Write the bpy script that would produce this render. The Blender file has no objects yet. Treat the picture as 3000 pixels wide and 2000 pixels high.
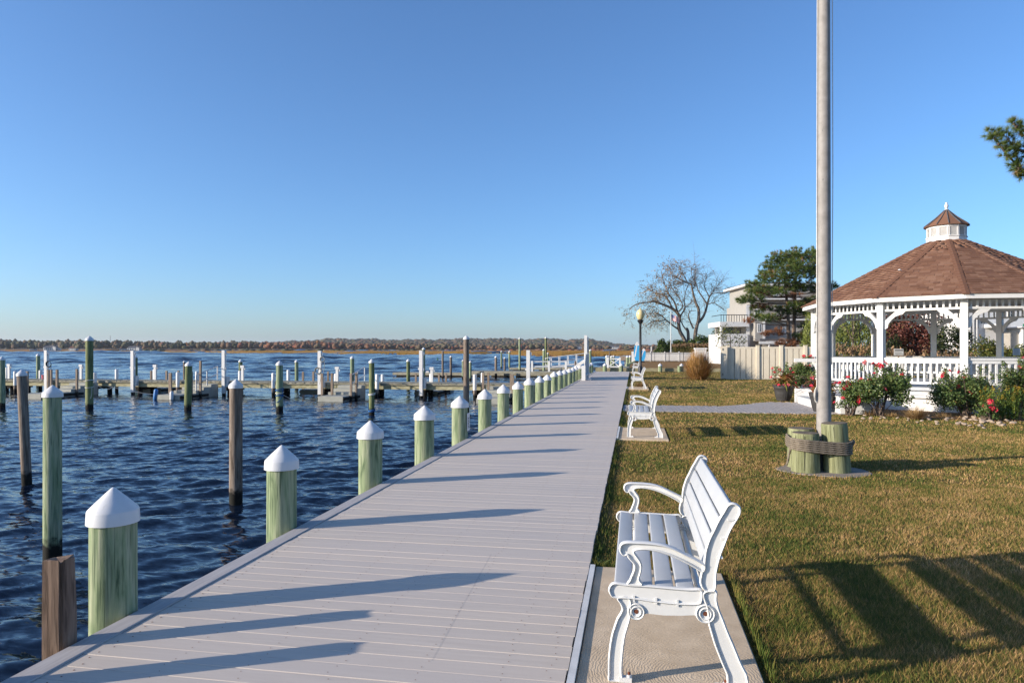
import bpy, bmesh, math, random
import numpy as np
from mathutils import Vector, Matrix, noise as mnoise

random.seed(7)
RNG = np.random.default_rng(11)
SC = bpy.context.scene
COL = SC.collection
PI = math.pi

# ------------------------------------------------------------------ camera
CAM_H = 1.55                      # eye above the boardwalk (z = 0)
YAW = math.atan(357 / 2000)       # camera looks a little left of the boardwalk (+Y)
cam_d = bpy.data.cameras.new('camera')
cam = bpy.data.objects.new('camera', cam_d)
COL.objects.link(cam)
cam.location = (0, 0, CAM_H)
cam.rotation_euler = (PI / 2, 0, YAW)
cam_d.sensor_width = 36
cam_d.lens = 24
cam_d.shift_y = 28 / 3000
cam_d.clip_start = 0.05
cam_d.clip_end = 12000
SC.camera = cam

# ------------------------------------------------------------------ sky, sun, exposure
SUN_EL = math.radians(16.4)
SUN_DIR = Vector((0.898 * math.cos(SUN_EL), 0.440 * math.cos(SUN_EL), -math.sin(SUN_EL)))
world = bpy.data.worlds.new('World')
SC.world = world
world.use_nodes = True
wn = world.node_tree
bg = wn.nodes['Background']
sky = wn.nodes.new('ShaderNodeTexSky')
sky.sky_type = 'NISHITA'
sky.sun_disc = False
sky.sun_elevation = SUN_EL
sky.sun_rotation = math.atan2(-SUN_DIR.x, -SUN_DIR.y)
sky.altitude = 0
sky.air_density = 0.95
sky.dust_density = 0.9
sky.ozone_density = 6.0
wn.links.new(sky.outputs[0], bg.inputs[0])
bg.inputs[1].default_value = 0.15
sun_d = bpy.data.lights.new('sun', 'SUN')
sun_d.energy = 5.0
sun_d.angle = math.radians(0.53)
sun_d.color = (1.0, 0.88, 0.73)
sun = bpy.data.objects.new('sun', sun_d)
COL.objects.link(sun)
sun.rotation_euler = SUN_DIR.to_track_quat('-Z', 'Y').to_euler()
sun.location = (-20, -20, 30)
SC.view_settings.view_transform = 'Standard'
SC.view_settings.look = 'None'
SC.view_settings.gamma = 1
SC.view_settings.use_curve_mapping = False
SC.view_settings.exposure = 0.62
SC.cycles.max_bounces = 6
SC.cycles.diffuse_bounces = 3
SC.cycles.glossy_bounces = 3
SC.cycles.transmission_bounces = 3
SC.cycles.volume_bounces = 0
SC.cycles.use_denoising = True

# ------------------------------------------------------------------ pixel -> place helpers (photo is 3000 x 2000)
FX, FY = -math.sin(YAW), math.cos(YAW)
RX, RY = math.cos(YAW), math.sin(YAW)
WATER = -1.10
LAWN = -0.035
def dp(px, d):
    u = (px - 1500) / 2000 * d
    return (d * FX + u * RX, d * FY + u * RY)
def gp(px, py, z):
    return dp(px, (CAM_H - z) * 2000 / (py - 1028))
def zat(py, d):
    return CAM_H - (py - 1028) * d / 2000
def xatY(px, Y):
    u = (px - 1500) / 2000
    return Y * (FX + u * RX) / (FY + u * RY)
ORD = ['first', 'second', 'third', 'fourth', 'fifth', 'sixth', 'seventh', 'eighth', 'ninth', 'tenth', 'eleventh', 'twelfth',
       'thirteenth', 'fourteenth', 'fifteenth', 'sixteenth', 'seventeenth', 'eighteenth', 'nineteenth', 'twentieth',
       'twenty-first', 'twenty-second', 'twenty-third', 'twenty-fourth']

# ------------------------------------------------------------------ mesh building helpers
def finish(me, m, smooth=None):
    if m is not None:
        me.materials.append(m)
    if smooth is not None:
        me.polygons.foreach_set('use_smooth', [True] * len(me.polygons))
        if smooth < 179:
            me.set_sharp_from_angle(angle=math.radians(smooth))
    me.update()
    return me
def link(name, data, parent=None, loc=None, rot=None):
    o = bpy.data.objects.new(name, data)
    COL.objects.link(o)
    if parent is not None:
        o.parent = parent
    if loc is not None:
        o.location = loc
    if rot is not None:
        o.rotation_euler = rot
    return o
def tag(o, label=None, cat=None, group=None, kind=None):
    if label: o['label'] = label
    if cat: o['category'] = cat
    if group: o['group'] = group
    if kind: o['kind'] = kind
    return o
def thing(name, label, cat, loc=(0, 0, 0), rz=0, group=None):
    o = link(name, None, None, loc, (0, 0, rz))
    o.empty_display_size = 0.2
    return tag(o, label, cat, group)
def copy_tree(o, parent=None):
    c = o.copy()
    COL.objects.link(c)
    c.parent = parent
    for ch in list(o.children):
        copy_tree(ch, c)
    return c

class MB:
    """collects shapes; mesh() gives one mesh"""
    def __init__(s):
        s.v = []; s.f = []
    def add(s, vs, fs):
        n = len(s.v)
        s.v += [tuple(v) for v in vs]
        s.f += [tuple(i + n for i in f) for f in fs]
        return s
    def box(s, x0, x1, y0, y1, z0, z1, M=None):
        vs = [(x0, y0, z0), (x1, y0, z0), (x1, y1, z0), (x0, y1, z0), (x0, y0, z1), (x1, y0, z1), (x1, y1, z1), (x0, y1, z1)]
        if M is not None:
            vs = [tuple(M @ Vector(v)) for v in vs]
        return s.add(vs, [(3, 2, 1, 0), (4, 5, 6, 7), (0, 1, 5, 4), (1, 2, 6, 5), (2, 3, 7, 6), (3, 0, 4, 7)])
    def cbox(s, c, size, M=None):
        (x, y, z), (a, b, e) = c, size
        return s.box(x - a / 2, x + a / 2, y - b / 2, y + b / 2, z - e / 2, z + e / 2, M)
    def beam(s, p, q, w, h, up=(0, 0, 1)):
        p, q = Vector(p), Vector(q)
        d = (q - p); L = d.length; d.normalize()
        u = Vector(up)
        if abs(d.dot(u)) > 0.99: u = Vector((0, 1, 0))
        r = d.cross(u).normalized(); u = r.cross(d)
        vs = []
        for t in (p, q):
            for a, b in ((-1, -1), (1, -1), (1, 1), (-1, 1)):
                vs.append(t + r * (a * w / 2) + u * (b * h / 2))
        return s.add(vs, [(3, 2, 1, 0), (4, 5, 6, 7), (0, 1, 5, 4), (1, 2, 6, 5), (2, 3, 7, 6), (3, 0, 4, 7)])
    def lathe(s, prof, n=20, c=(0, 0, 0), wob=None, phase=0.0):
        vs = []; fs = []
        for i, (r, z) in enumerate(prof):
            for k in range(n):
                a = 2 * PI * k / n + phase
                rr = r * (wob(a, z) if wob else 1)
                vs.append((c[0] + rr * math.cos(a), c[1] + rr * math.sin(a), c[2] + z))
        m = len(prof)
        for i in range(m - 1):
            for k in range(n):
                k2 = (k + 1) % n
                fs.append((i * n + k, i * n + k2, (i + 1) * n + k2, (i + 1) * n + k))
        fs.append(tuple(reversed(range(n))))
        fs.append(tuple((m - 1) * n + k for k in range(n)))
        return s.add(vs, fs)
    def tube(s, pts, rad, n=8, ell=None, cap=True, closed=False, up=(0, 0, 1), lobe=None):
        pts = [Vector(p) for p in pts]
        m = len(pts)
        if not hasattr(rad, '__len__'): rad = [rad] * m
        vs = []; fs = []
        r_prev = None; dist = 0
        for i, p in enumerate(pts):
            a = pts[i - 1] if (i > 0 or closed) else p
            b = pts[(i + 1) % m] if (i < m - 1 or closed) else p
            d = (b - a)
            d = d.normalized() if d.length > 1e-9 else Vector((0, 0, 1))
            if r_prev is None:
                u = Vector(up)
                if abs(d.dot(u)) > 0.95: u = Vector((1, 0, 0)) if abs(d.x) < 0.9 else Vector((0, 1, 0))
                r = d.cross(u).normalized()
            else:
                r = (r_prev - d * r_prev.dot(d))
                r = r.normalized() if r.length > 1e-6 else r_prev
            r_prev = r
            u = r.cross(d)
            if i > 0: dist += (p - pts[i - 1]).length
            for k in range(n):
                t = 2 * PI * k / n
                ca, sa = math.cos(t), math.sin(t)
                q = rad[i] * (1 + (lobe[0] * math.cos(3 * t - lobe[1] * dist) if lobe else 0))
                if ell:                                            # ell = (half width across, half depth along 'up' side)
                    vs.append(p + r * (ell[0] * ca) + u * (ell[1] * sa))
                else:
                    vs.append(p + r * (q * ca) + u * (q * sa))
        for i in range(m if closed else m - 1):
            j = (i + 1) % m
            for k in range(n):
                k2 = (k + 1) % n
                fs.append((i * n + k, i * n + k2, j * n + k2, j * n + k))
        if cap and not closed:
            fs.append(tuple(reversed(range(n))))
            fs.append(tuple((m - 1) * n + k for k in range(n)))
        return s.add(vs, fs)
    def prism(s, poly, h0, h1, axis='z'):
        """poly in 2D, extruded along axis (y: poly is x,z)"""
        n = len(poly)
        def P(p, h):
            return (p[0], p[1], h) if axis == 'z' else ((p[0], h, p[1]) if axis == 'y' else (h, p[0], p[1]))
        vs = [P(p, h0) for p in poly] + [P(p, h1) for p in poly]
        fs = [tuple(reversed(range(n))), tuple(range(n, 2 * n))]
        fs += [(i, (i + 1) % n, n + (i + 1) % n, n + i) for i in range(n)]
        return s.add(vs, fs)
    def mesh(s, name, m=None, smooth=None, fix=True):
        me = bpy.data.meshes.new(name)
        me.from_pydata(s.v, [], s.f)
        if fix:
            b = bmesh.new(); b.from_mesh(me)
            bmesh.ops.recalc_face_normals(b, faces=b.faces)
            b.to_mesh(me); b.free()
        return finish(me, m, smooth)
    def build(s, name, m=None, parent=None, loc=None, rot=None, smooth=None):
        return link(name, s.mesh(name, m, smooth), parent, loc, rot)

def bevel_mesh(me, w, seg=2):
    b = bmesh.new(); b.from_mesh(me)
    bmesh.ops.bevel(b, geom=list(b.edges), offset=w, segments=seg, profile=0.5, affect='EDGES')
    b.to_mesh(me); b.free()
    me.update()
    return me
def np_mesh(name, V, Fa, m, tint=None, smooth=False):
    """V (n,3), Fa (k,3|4) int arrays, optional per-vertex tint"""
    V = np.asarray(V, np.float32); Fa = np.asarray(Fa, np.int32)
    k, w = Fa.shape
    me = bpy.data.meshes.new(name)
    me.vertices.add(len(V)); me.vertices.foreach_set('co', V.ravel())
    me.loops.add(k * w); me.loops.foreach_set('vertex_index', Fa.ravel())
    me.polygons.add(k)
    me.polygons.foreach_set('loop_start', np.arange(0, k * w, w, dtype=np.int32))
    me.polygons.foreach_set('loop_total', np.full(k, w, np.int32))
    if smooth:
        me.polygons.foreach_set('use_smooth', np.ones(k, bool))
    me.update(calc_edges=True)
    if tint is not None:
        at = me.attributes.new('tint', 'FLOAT', 'POINT')
        at.data.foreach_set('value', np.asarray(tint, np.float32))
    me.materials.append(m)
    return me
def crom(pts, k=5, closed=False):
    """Catmull-Rom smoothing of a polyline"""
    P = [Vector(p) for p in pts]; n = len(P); out = []
    rng = range(n) if closed else range(n - 1)
    for i in rng:
        p1, p2 = P[i], P[(i + 1) % n]
        p0 = P[i - 1] if (i > 0 or closed) else p1
        p3 = P[(i + 2) % n] if (i + 2 < n or closed) else p2
        for j in range(k):
            t = j / k
            out.append(0.5 * ((2 * p1) + (p2 - p0) * t + (2 * p0 - 5 * p1 + 4 * p2 - p3) * t * t + (3 * p1 - p0 - 3 * p2 + p3) * t ** 3))
    if not closed: out.append(P[-1].copy())
    return [tuple(o) for o in out]
def leaves(C, N, size, asp=0.55, rng=RNG, droop=0.0, fold=0.25):
    """leaf quads at centres C with rough outward normals N; returns V,F"""
    n = len(C)
    a = rng.normal(size=(n, 3)); a[:, 2] -= droop * 3
    a /= np.linalg.norm(a, axis=1)[:, None]
    nn = N + rng.normal(size=(n, 3)) * 0.6
    b = np.cross(nn, a); b /= (np.linalg.norm(b, axis=1)[:, None] + 1e-9)
    c = np.cross(a, b)
    s = (size * rng.uniform(0.6, 1.3, n))[:, None]
    V = np.empty((n, 4, 3))
    V[:, 0] = C - a * s * 0.5
    V[:, 1] = C + b * s * asp * 0.5 + c * s * fold * 0.4
    V[:, 2] = C + a * s * 0.5
    V[:, 3] = C - b * s * asp * 0.5 + c * s * fold * 0.4
    F = np.arange(n * 4).reshape(n, 4)
    return V.reshape(-1, 3), F
def merge(parts):
    Vs, Fs, Ts, o = [], [], [], 0
    for V, F, T in parts:
        Vs.append(V); Fs.append(np.asarray(F) + o); Ts.append(T); o += len(V)
    return np.concatenate(Vs), np.concatenate(Fs), np.concatenate(Ts)

# ------------------------------------------------------------------ materials
MATS = {}
def ramp_node(nt, fac, stops):
    r = nt.nodes.new('ShaderNodeValToRGB')
    e = r.color_ramp.elements
    while len(e) < len(stops): e.new(0.5)
    for el, (p, c) in zip(e, stops):
        el.position = p
        el.color = (c[0], c[1], c[2], 1) if len(c) == 3 else c
    nt.links.new(fac, r.inputs[0])
    return r
class Mt:
    """small node-material writer"""
    def __init__(s, name, rough=0.6, spec=0.3, metal=0.0):
        s.m = bpy.data.materials.new(name); s.m.use_nodes = True
        s.nt = s.m.node_tree; s.b = s.nt.nodes['Principled BSDF']
        s.b.inputs['Roughness'].default_value = rough
        s.b.inputs['Specular IOR Level'].default_value = spec
        s.b.inputs['Metallic'].default_value = metal
        MATS[name] = s.m
    def n(s, t, **kw):
        o = s.nt.nodes.new('ShaderNode' + t)
        for k, v in kw.items(): setattr(o, k, v)
        return o
    def l(s, a, b): s.nt.links.new(a, b)
    def col(s, c): s.b.inputs['Base Color'].default_value = (*c, 1); return s
    def colsock(s, sock): s.l(sock, s.b.inputs['Base Color']); return s
    def coord(s, kind='Object', scale=(1, 1, 1), rand=0.0):
        tc = s.n('TexCoord')
        mp = s.n('Mapping')
        mp.inputs['Scale'].default_value = scale
        src = tc.outputs[kind] if kind != 'World' else s.n('NewGeometry').outputs['Position']
        if rand:
            oi = s.n('ObjectInfo'); vm = s.n('VectorMath', operation='MULTIPLY_ADD')
            cb = s.n('CombineXYZ')
            for i in range(3): s.l(oi.outputs['Random'], cb.inputs[i])
            vm.inputs[1].default_value = (rand, rand * 0.7, rand * 1.3)
            s.l(cb.outputs[0], vm.inputs[0]); s.l(src, vm.inputs[2])
            src = vm.outputs[0]
        s.l(src, mp.inputs[0])
        return mp.outputs[0]
    def noise(s, vec, scale=5, detail=4, rough=0.55, dist=0.0):
        t = s.n('TexNoise'); t.inputs['Scale'].default_value = scale; t.inputs['Detail'].default_value = detail
        t.inputs['Roughness'].default_value = rough; t.inputs['Distortion'].default_value = dist
        s.l(vec, t.inputs['Vector']); return t.outputs['Fac']
    def mix(s, fac, a, b, mode='MIX'):
        m = s.n('Mix', data_type='RGBA', blend_type=mode)
        for sock, val in ((m.inputs['Factor'], fac), (m.inputs['A'], a), (m.inputs['B'], b)):
            if hasattr(val, 'is_output'): s.l(val, sock)
            elif hasattr(val, '__len__'): sock.default_value = (*val, 1)
            else: sock.default_value = val
        return m.outputs['Result']
    def ramp(s, fac, stops): return ramp_node(s.nt, fac, stops).outputs[0]
    def math(s, op, a, b=0.0, clamp=False):
        m = s.n('Math', operation=op, use_clamp=clamp)
        for i, v in enumerate((a, b)):
            if hasattr(v, 'is_output'): s.l(v, m.inputs[i])
            else: m.inputs[i].default_value = v
        return m.outputs[0]
    def bump(s, h, strength=0.3, dist=0.01):
        b = s.n('Bump'); b.inputs['Strength'].default_value = strength; b.inputs['Distance'].default_value = dist
        s.l(h, b.inputs['Height']); s.l(b.outputs[0], s.b.inputs['Normal']); return s
    def tint(s):
        a = s.n('Attribute'); a.attribute_name = 'tint'; return a.outputs['Fac']

def simple(name, c, rough=0.5, spec=0.3, var=0.12, scale=6, bump=0.0, metal=0.0, bscale=60):
    t = Mt(name, rough, spec, metal)
    v = t.coord('Object', rand=9)
    n = t.noise(v, scale, 5)
    lo = tuple(x * (1 - var) for x in c); hi = tuple(min(1, x * (1 + var * 0.6)) for x in c)
    t.colsock(t.ramp(n, [(0.3, lo), (0.7, hi)]))
    if bump: t.bump(t.noise(v, bscale, 3), bump, 0.004)
    return t.m
def wood(name, light, mid, dark, rough=0.85, grain=14, zs=0.12, tide=False, axis='z', knots=True):
    """streaky timber along one axis; tide adds the wet dark band near the water"""
    t = Mt(name, rough, 0.2)
    sc = {'z': (1, 1, zs), 'x': (zs, 1, 1), 'y': (1, zs, 1)}[axis]
    v = t.coord('Object', sc, rand=7)
    g1 = t.noise(v, grain, 6, 0.6, 0.7)
    g2 = t.noise(v, grain * 4, 4, 0.6)
    v2 = t.coord('Object', (1, 1, 1), rand=5)
    big = t.noise(v2, 1.6, 3)
    c = t.ramp(g1, [(0.30, dark), (0.44, mid), (0.60, light)])
    c = t.mix(t.math('MULTIPLY', g2, 0.45), c, dark)
    c = t.mix(t.ramp(big, [(0.4, (0, 0, 0)), (0.75, (0.5, 0.5, 0.5))]), c, mid)
    wv = t.n('TexWave', wave_type='BANDS', bands_direction='X'); wv.inputs['Scale'].default_value = grain * 0.35
    wv.inputs['Distortion'].default_value = 9; wv.inputs['Detail'].default_value = 3; wv.inputs['Detail Scale'].default_value = 1.2
    t.l(v, wv.inputs['Vector'])
    c = t.mix(t.math('MULTIPLY', wv.outputs['Fac'], 0.32), c, dark)
    sc3 = {'z': (1, 1, zs * .3), 'x': (zs * .3, 1, 1), 'y': (1, zs * .3, 1)}[axis]
    fine = t.noise(t.coord('Object', sc3, rand=11), grain * 5.5, 2, 0.5, 0.25)
    c = t.mix(t.ramp(fine, [(0.56, (0, 0, 0)), (0.66, (0.75, 0.75, 0.75))]), c, dark)
    c = t.mix(t.ramp(t.noise(t.coord('Object', sc3, rand=4), grain * 2.0, 3, 0.5), [(0.55, (0, 0, 0)), (0.75, (0.6, 0.6, 0.6))]), c, light)
    if tide:
        pos = t.n('NewGeometry').outputs['Position']
        sx = t.n('SeparateXYZ'); t.l(pos, sx.inputs[0])
        vw = t.coord('World')
        z = t.math('ADD', sx.outputs['Z'], t.math('MULTIPLY', t.noise(vw, 9, 3), 0.35))
        k = t.n('MapRange'); k.inputs['From Min'].default_value = -0.62; k.inputs['From Max'].default_value = -0.72
        t.l(z, k.inputs['Value'])
        c = t.mix(k.outputs[0], c, (0.012, 0.012, 0.010))
    t.colsock(c)
    t.bump(t.math('ADD', g1, t.math('MULTIPLY', g2, 0.5)), 0.55, 0.008)
    return t.m
def foliage(name, stops, rough=0.55, trans=0.15):
    t = Mt(name, rough, 0.25)
    c = t.ramp(t.tint(), stops)
    t.colsock(c)
    if trans:
        tr = t.n('BsdfTranslucent'); t.l(c, tr.inputs['Color'])
        ms = t.n('MixShader'); ms.inputs[0].default_value = trans
        out = t.nt.nodes['Material Output']
        t.l(t.b.outputs[0], ms.inputs[1]); t.l(tr.outputs[0], ms.inputs[2]); t.l(ms.outputs[0], out.inputs[0])
    return t.m

M = {}
M['pile_green'] = wood('pile_green', (0.42, 0.44, 0.30), (0.265, 0.325, 0.185), (0.065, 0.10, 0.055), tide=True)
M['pile_olive'] = wood('pile_olive', (0.29, 0.31, 0.16), (0.17, 0.20, 0.085), (0.06, 0.075, 0.035), tide=True)
M['pile_grey'] = wood('pile_grey', (0.34, 0.28, 0.23), (0.21, 0.165, 0.13), (0.06, 0.045, 0.035), tide=True)
M['post_brown'] = wood('post_brown', (0.28, 0.20, 0.15), (0.17, 0.115, 0.085), (0.045, 0.03, 0.022), tide=True)
M['post_pink'] = wood('post_pink', (0.40, 0.32, 0.25), (0.30, 0.23, 0.175), (0.12, 0.09, 0.065), tide=True)
M['post_pale'] = wood('post_pale', (0.32, 0.33, 0.19), (0.225, 0.235, 0.12), (0.08, 0.085, 0.04))
M['dock_wood'] = wood('dock_wood', (0.42, 0.40, 0.34), (0.32, 0.30, 0.23), (0.13, 0.12, 0.075), axis='x')
M['dock_beam'] = wood('dock_beam', (0.52, 0.49, 0.34), (0.42, 0.39, 0.25), (0.15, 0.13, 0.06), axis='x')
M['bulkhead'] = wood('bulkhead', (0.42, 0.38, 0.25), (0.32, 0.29, 0.18), (0.13, 0.11, 0.06), axis='x')
M['bark'] = wood('bark', (0.24, 0.18, 0.14), (0.15, 0.11, 0.085), (0.05, 0.035, 0.028))
M['bark_grey'] = wood('bark_grey', (0.30, 0.25, 0.20), (0.21, 0.17, 0.13), (0.08, 0.06, 0.05))
M['endgrain'] = simple('endgrain', (0.17, 0.14, 0.105), 0.9, 0.1, 0.5, 14, 0.4)
t = Mt('white_plastic', 0.42, 0.35)
v = t.coord('Object', (1, 1, 0.35), rand=13)
c = t.ramp(t.noise(v, 4, 5), [(0.3, (0.56, 0.56, 0.565)), (0.7, (0.65, 0.65, 0.65))])
c = t.mix(t.ramp(t.noise(t.coord('Object', (1, 1, 0.2), rand=21), 16, 4, 0.6), [(0.60, (0, 0, 0)), (0.78, (0.45, 0.45, 0.45))]), c, (0.36, 0.35, 0.31))
t.colsock(c); t.bump(t.noise(v, 20, 3), 0.04, 0.004); M['white_plastic'] = t.m
M['white_vinyl'] = simple('white_vinyl', (0.64, 0.635, 0.62), 0.45, 0.35, 0.05, 3)
M['white_worn'] = simple('white_worn', (0.57, 0.57, 0.56), 0.55, 0.3, 0.16, 9)
M['white_paint'] = simple('white_paint', (0.62, 0.62, 0.605), 0.38, 0.4, 0.06, 7, 0.08, bscale=90)
M['slat_grey'] = simple('slat_grey', (0.40, 0.415, 0.43), 0.45, 0.35, 0.06, 5, 0.06, bscale=120)
M['float_grey'] = simple('float_grey', (0.33, 0.33, 0.29), 0.7, 0.2, 0.15, 3)
M['black_iron'] = simple('black_iron', (0.018, 0.018, 0.02), 0.4, 0.5, 0.2, 9)
M['near_black'] = simple('dark_timber', (0.03, 0.028, 0.025), 0.9, 0.1, 0.3, 9)  # one even near-black brown for hidden timbers, walers, floats and cracks
M['rust'] = simple('rust', (0.16, 0.055, 0.03), 0.9, 0.2, 0.4, 60)
M['blue_plastic'] = simple('blue_plastic', (0.03, 0.16, 0.42), 0.45, 0.4, 0.15, 5)
M['sky_blue'] = simple('sky_blue', (0.04, 0.32, 0.62), 0.35, 0.5, 0.1, 4)
M['rope_white'] = simple('rope_white', (0.62, 0.60, 0.55), 0.9, 0.1, 0.2, 30)
M['rope_tan'] = simple('rope_tan', (0.185, 0.155, 0.12), 0.9, 0.1, 0.3, 40, 0.5, bscale=200)
M['rope_blue'] = simple('rope_blue', (0.03, 0.11, 0.30), 0.9, 0.1, 0.3, 30)
M['pot'] = simple('pot', (0.045, 0.043, 0.042), 0.5, 0.4, 0.2, 6)
M['soil'] = simple('soil', (0.05, 0.035, 0.025), 0.95, 0.1, 0.5, 30, 0.6)
M['rock'] = simple('rock', (0.38, 0.295, 0.22), 0.85, 0.2, 0.35, 7, 0.5, bscale=30)
M['tan_vinyl'] = simple('tan_vinyl', (0.62, 0.555, 0.44), 0.5, 0.3, 0.05, 3)
M['siding'] = simple('siding', (0.31, 0.295, 0.27), 0.6, 0.3, 0.08, 2)
M['roof_dark'] = simple('roof_dark', (0.10, 0.10, 0.11), 0.85, 0.2, 0.25, 8)
M['glass_dark'] = simple('glass_dark', (0.03, 0.04, 0.05), 0.08, 0.6, 0.1, 2)
M['green_paint'] = simple('green_paint', (0.02, 0.12, 0.07), 0.5, 0.3, 0.1, 4)
M['ink'] = simple('ink', (0.12, 0.12, 0.13), 0.8, 0.1, 0.1, 9)
M['concrete'] = simple('concrete_grey', (0.27, 0.23, 0.195), 0.9, 0.15, 0.18, 8, 0.3)
M['flag_red'] = simple('flag_red', (0.50, 0.13, 0.14), 0.8, 0.1, 0.1, 3)
M['flag_blue'] = simple('flag_blue', (0.12, 0.13, 0.25), 0.8, 0.1, 0.1, 3)
# composite deck board, a little different from board to board
t = Mt('deck_board', 0.62, 0.3)
v = t.coord('Object', (0.25, 5, 5), rand=30)
n1 = t.noise(v, 9, 5, 0.65)
v2 = t.coord('World')
n2 = t.noise(v2, 0.9, 4)
oi = t.n('ObjectInfo')
c = t.ramp(n1, [(0.3, (0.475, 0.41, 0.345)), (0.7, (0.555, 0.482, 0.408))])
c = t.mix(t.math('MULTIPLY', oi.outputs['Random'], 0.5), c, (0.60, 0.505, 0.415))
c = t.mix(t.math('MULTIPLY', t.math('FRACT', t.math('MULTIPLY', oi.outputs['Random'], 17.3)), 0.30), c, (0.42, 0.385, 0.36))
c = t.mix(t.ramp(n2, [(0.45, (0, 0, 0)), (0.8, (0.35, 0.35, 0.35))]), c, (0.44, 0.395, 0.365))
c = t.mix(t.ramp(t.noise(v2, 26, 3), [(0.70, (0, 0, 0)), (0.80, (0.5, 0.5, 0.5))]), c, (0.26, 0.24, 0.235))
sx = t.n('SeparateXYZ'); t.l(v2, sx.inputs[0])                       # one long dragged scuff
dl = t.math('ABSOLUTE', t.math('SUBTRACT', t.math('ADD', sx.outputs['X'], t.math('MULTIPLY', sx.outputs['Y'], 0.043)), -0.853))
sc_ = t.math('MULTIPLY', t.math('LESS_THAN', dl, 0.006), t.math('MULTIPLY', t.math('GREATER_THAN', sx.outputs['Y'], 3.3), t.math('LESS_THAN', sx.outputs['Y'], 5.1)))
c = t.mix(t.math('MULTIPLY', t.math('MULTIPLY', sc_, t.noise(v2, 30, 2)), 0.55), c, (0.24, 0.225, 0.22))
t.colsock(c); t.bump(n1, 0.12, 0.002); M['deck'] = t.m
t = Mt('deck_edge', 0.7, 0.25)
v = t.coord('Object', (5, 0.3, 5), rand=30)
n1 = t.noise(v, 9, 5, 0.65)
t.colsock(t.ramp(n1, [(0.3, (0.32, 0.30, 0.295)), (0.7, (0.44, 0.415, 0.40))])); t.bump(n1, 0.3, 0.003); M['deck_edge'] = t.m
# broom-swirled concrete pad
t = Mt('pad_concrete', 0.92, 0.12)
v = t.coord('World')
wv = t.n('TexWave', wave_type='RINGS', rings_direction='SPHERICAL'); wv.inputs['Scale'].default_value = 20
wv.inputs['Distortion'].default_value = 7; wv.inputs['Detail'].default_value = 3; wv.inputs['Detail Scale'].default_value = 1.6
mp = t.n('Mapping'); mp.inputs['Location'].default_value = (-0.3, -3.4, 0); t.l(v, mp.inputs[0]); t.l(mp.outputs[0], wv.inputs['Vector'])
c = t.ramp(t.noise(v, 7, 6), [(0.3, (0.48, 0.375, 0.26)), (0.7, (0.60, 0.48, 0.345))])
t.colsock(c); t.bump(t.math('ADD', wv.outputs['Fac'], t.math('MULTIPLY', t.noise(v, 60, 3), 1.2)), 0.22, 0.005); M['pad'] = t.m
# galvanised pole
t = Mt('galvanised', 0.6, 0.25, 0.0)
v = t.coord('Object')
n1 = t.noise(v, 9, 5); n2 = t.noise(t.coord('Object', (1, 1, 0.5)), 34, 2)
c = t.ramp(n1, [(0.3, (0.215, 0.20, 0.188)), (0.7, (0.30, 0.282, 0.265))])
c = t.mix(t.ramp(n2, [(0.68, (0, 0, 0)), (0.74, (0.8, 0.8, 0.8))]), c, (0.16, 0.155, 0.15))
t.colsock(c); M['galv'] = t.m
# globe of the street lamp (unlit, milky yellow)
t = Mt('lamp_globe', 0.35, 0.5); t.col((0.60, 0.50, 0.26)); t.b.inputs['Subsurface Weight'].default_value = 0.3
t.b.inputs['Subsurface Radius'].default_value = (0.1, 0.08, 0.04); M['globe'] = t.m
# roof shingles: the tone differs from tab to tab
SH = [(0.0, (0.15, 0.08, 0.053)), (0.35, (0.19, 0.10, 0.065)), (0.7, (0.22, 0.122, 0.08)), (1.0, (0.265, 0.155, 0.105))]
for nm, src in (('shingle', 'obj'), ('shingle_run', 'att')):
    t = Mt(nm, 0.92, 0.12)
    f = t.n('ObjectInfo').outputs['Random'] if src == 'obj' else t.tint()
    v = t.coord('World')
    c = t.ramp(f, SH)
    c = t.mix(t.math('MULTIPLY', t.noise(v, 90, 2), 0.45), c, (0.10, 0.045, 0.03))
    t.colsock(c); t.bump(t.noise(v, 140, 2), 0.4, 0.004); M[nm] = t.m
# lawn: soil sheet and blades share one straw / green patchwork
def lawn_cols(t, v):
    a = t.noise(v, 0.55, 5, 0.6); b = t.noise(v, 3.2, 4, 0.6)
    f = t.math('ADD', t.math('MULTIPLY', a, 0.6), t.math('MULTIPLY', b, 0.4))
    return f
t = Mt('lawn_soil', 0.95, 0.05)
v = t.coord('World'); f = lawn_cols(t, v)
c = t.ramp(f, [(0.38, (0.105, 0.105, 0.027)), (0.50, (0.20, 0.15, 0.048)), (0.64, (0.31, 0.19, 0.078))])
c = t.mix(t.math('MULTIPLY', t.noise(v, 45, 3), 0.5), c, (0.08, 0.06, 0.025))
t.colsock(c); t.bump(t.noise(v, 40, 4, 0.7), 0.8, 0.03); M['lawn'] = t.m
t = Mt('lawn_blade', 0.75, 0.12)
v = t.coord('World'); f = lawn_cols(t, v)
f2 = t.math('ADD', f, t.math('MULTIPLY', t.math('SUBTRACT', t.tint(), 0.5), 0.34))
c = t.ramp(f2, [(0.34, (0.06, 0.095, 0.018)), (0.46, (0.125, 0.13, 0.03)), (0.54, (0.25, 0.185, 0.058)), (0.61, (0.37, 0.22, 0.085)), (0.74, (0.52, 0.34, 0.17))])
t.colsock(c); M['blade'] = t.m
t = Mt('brown_grass', 0.95, 0.05)
v = t.coord('World')
t.colsock(t.ramp(t.noise(v, 0.6, 5, 0.65), [(0.35, (0.20, 0.13, 0.05)), (0.65, (0.29, 0.165, 0.08))])); t.bump(t.noise(v, 25, 3), 0.7, 0.03); M['brown_grass'] = t.m
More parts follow.
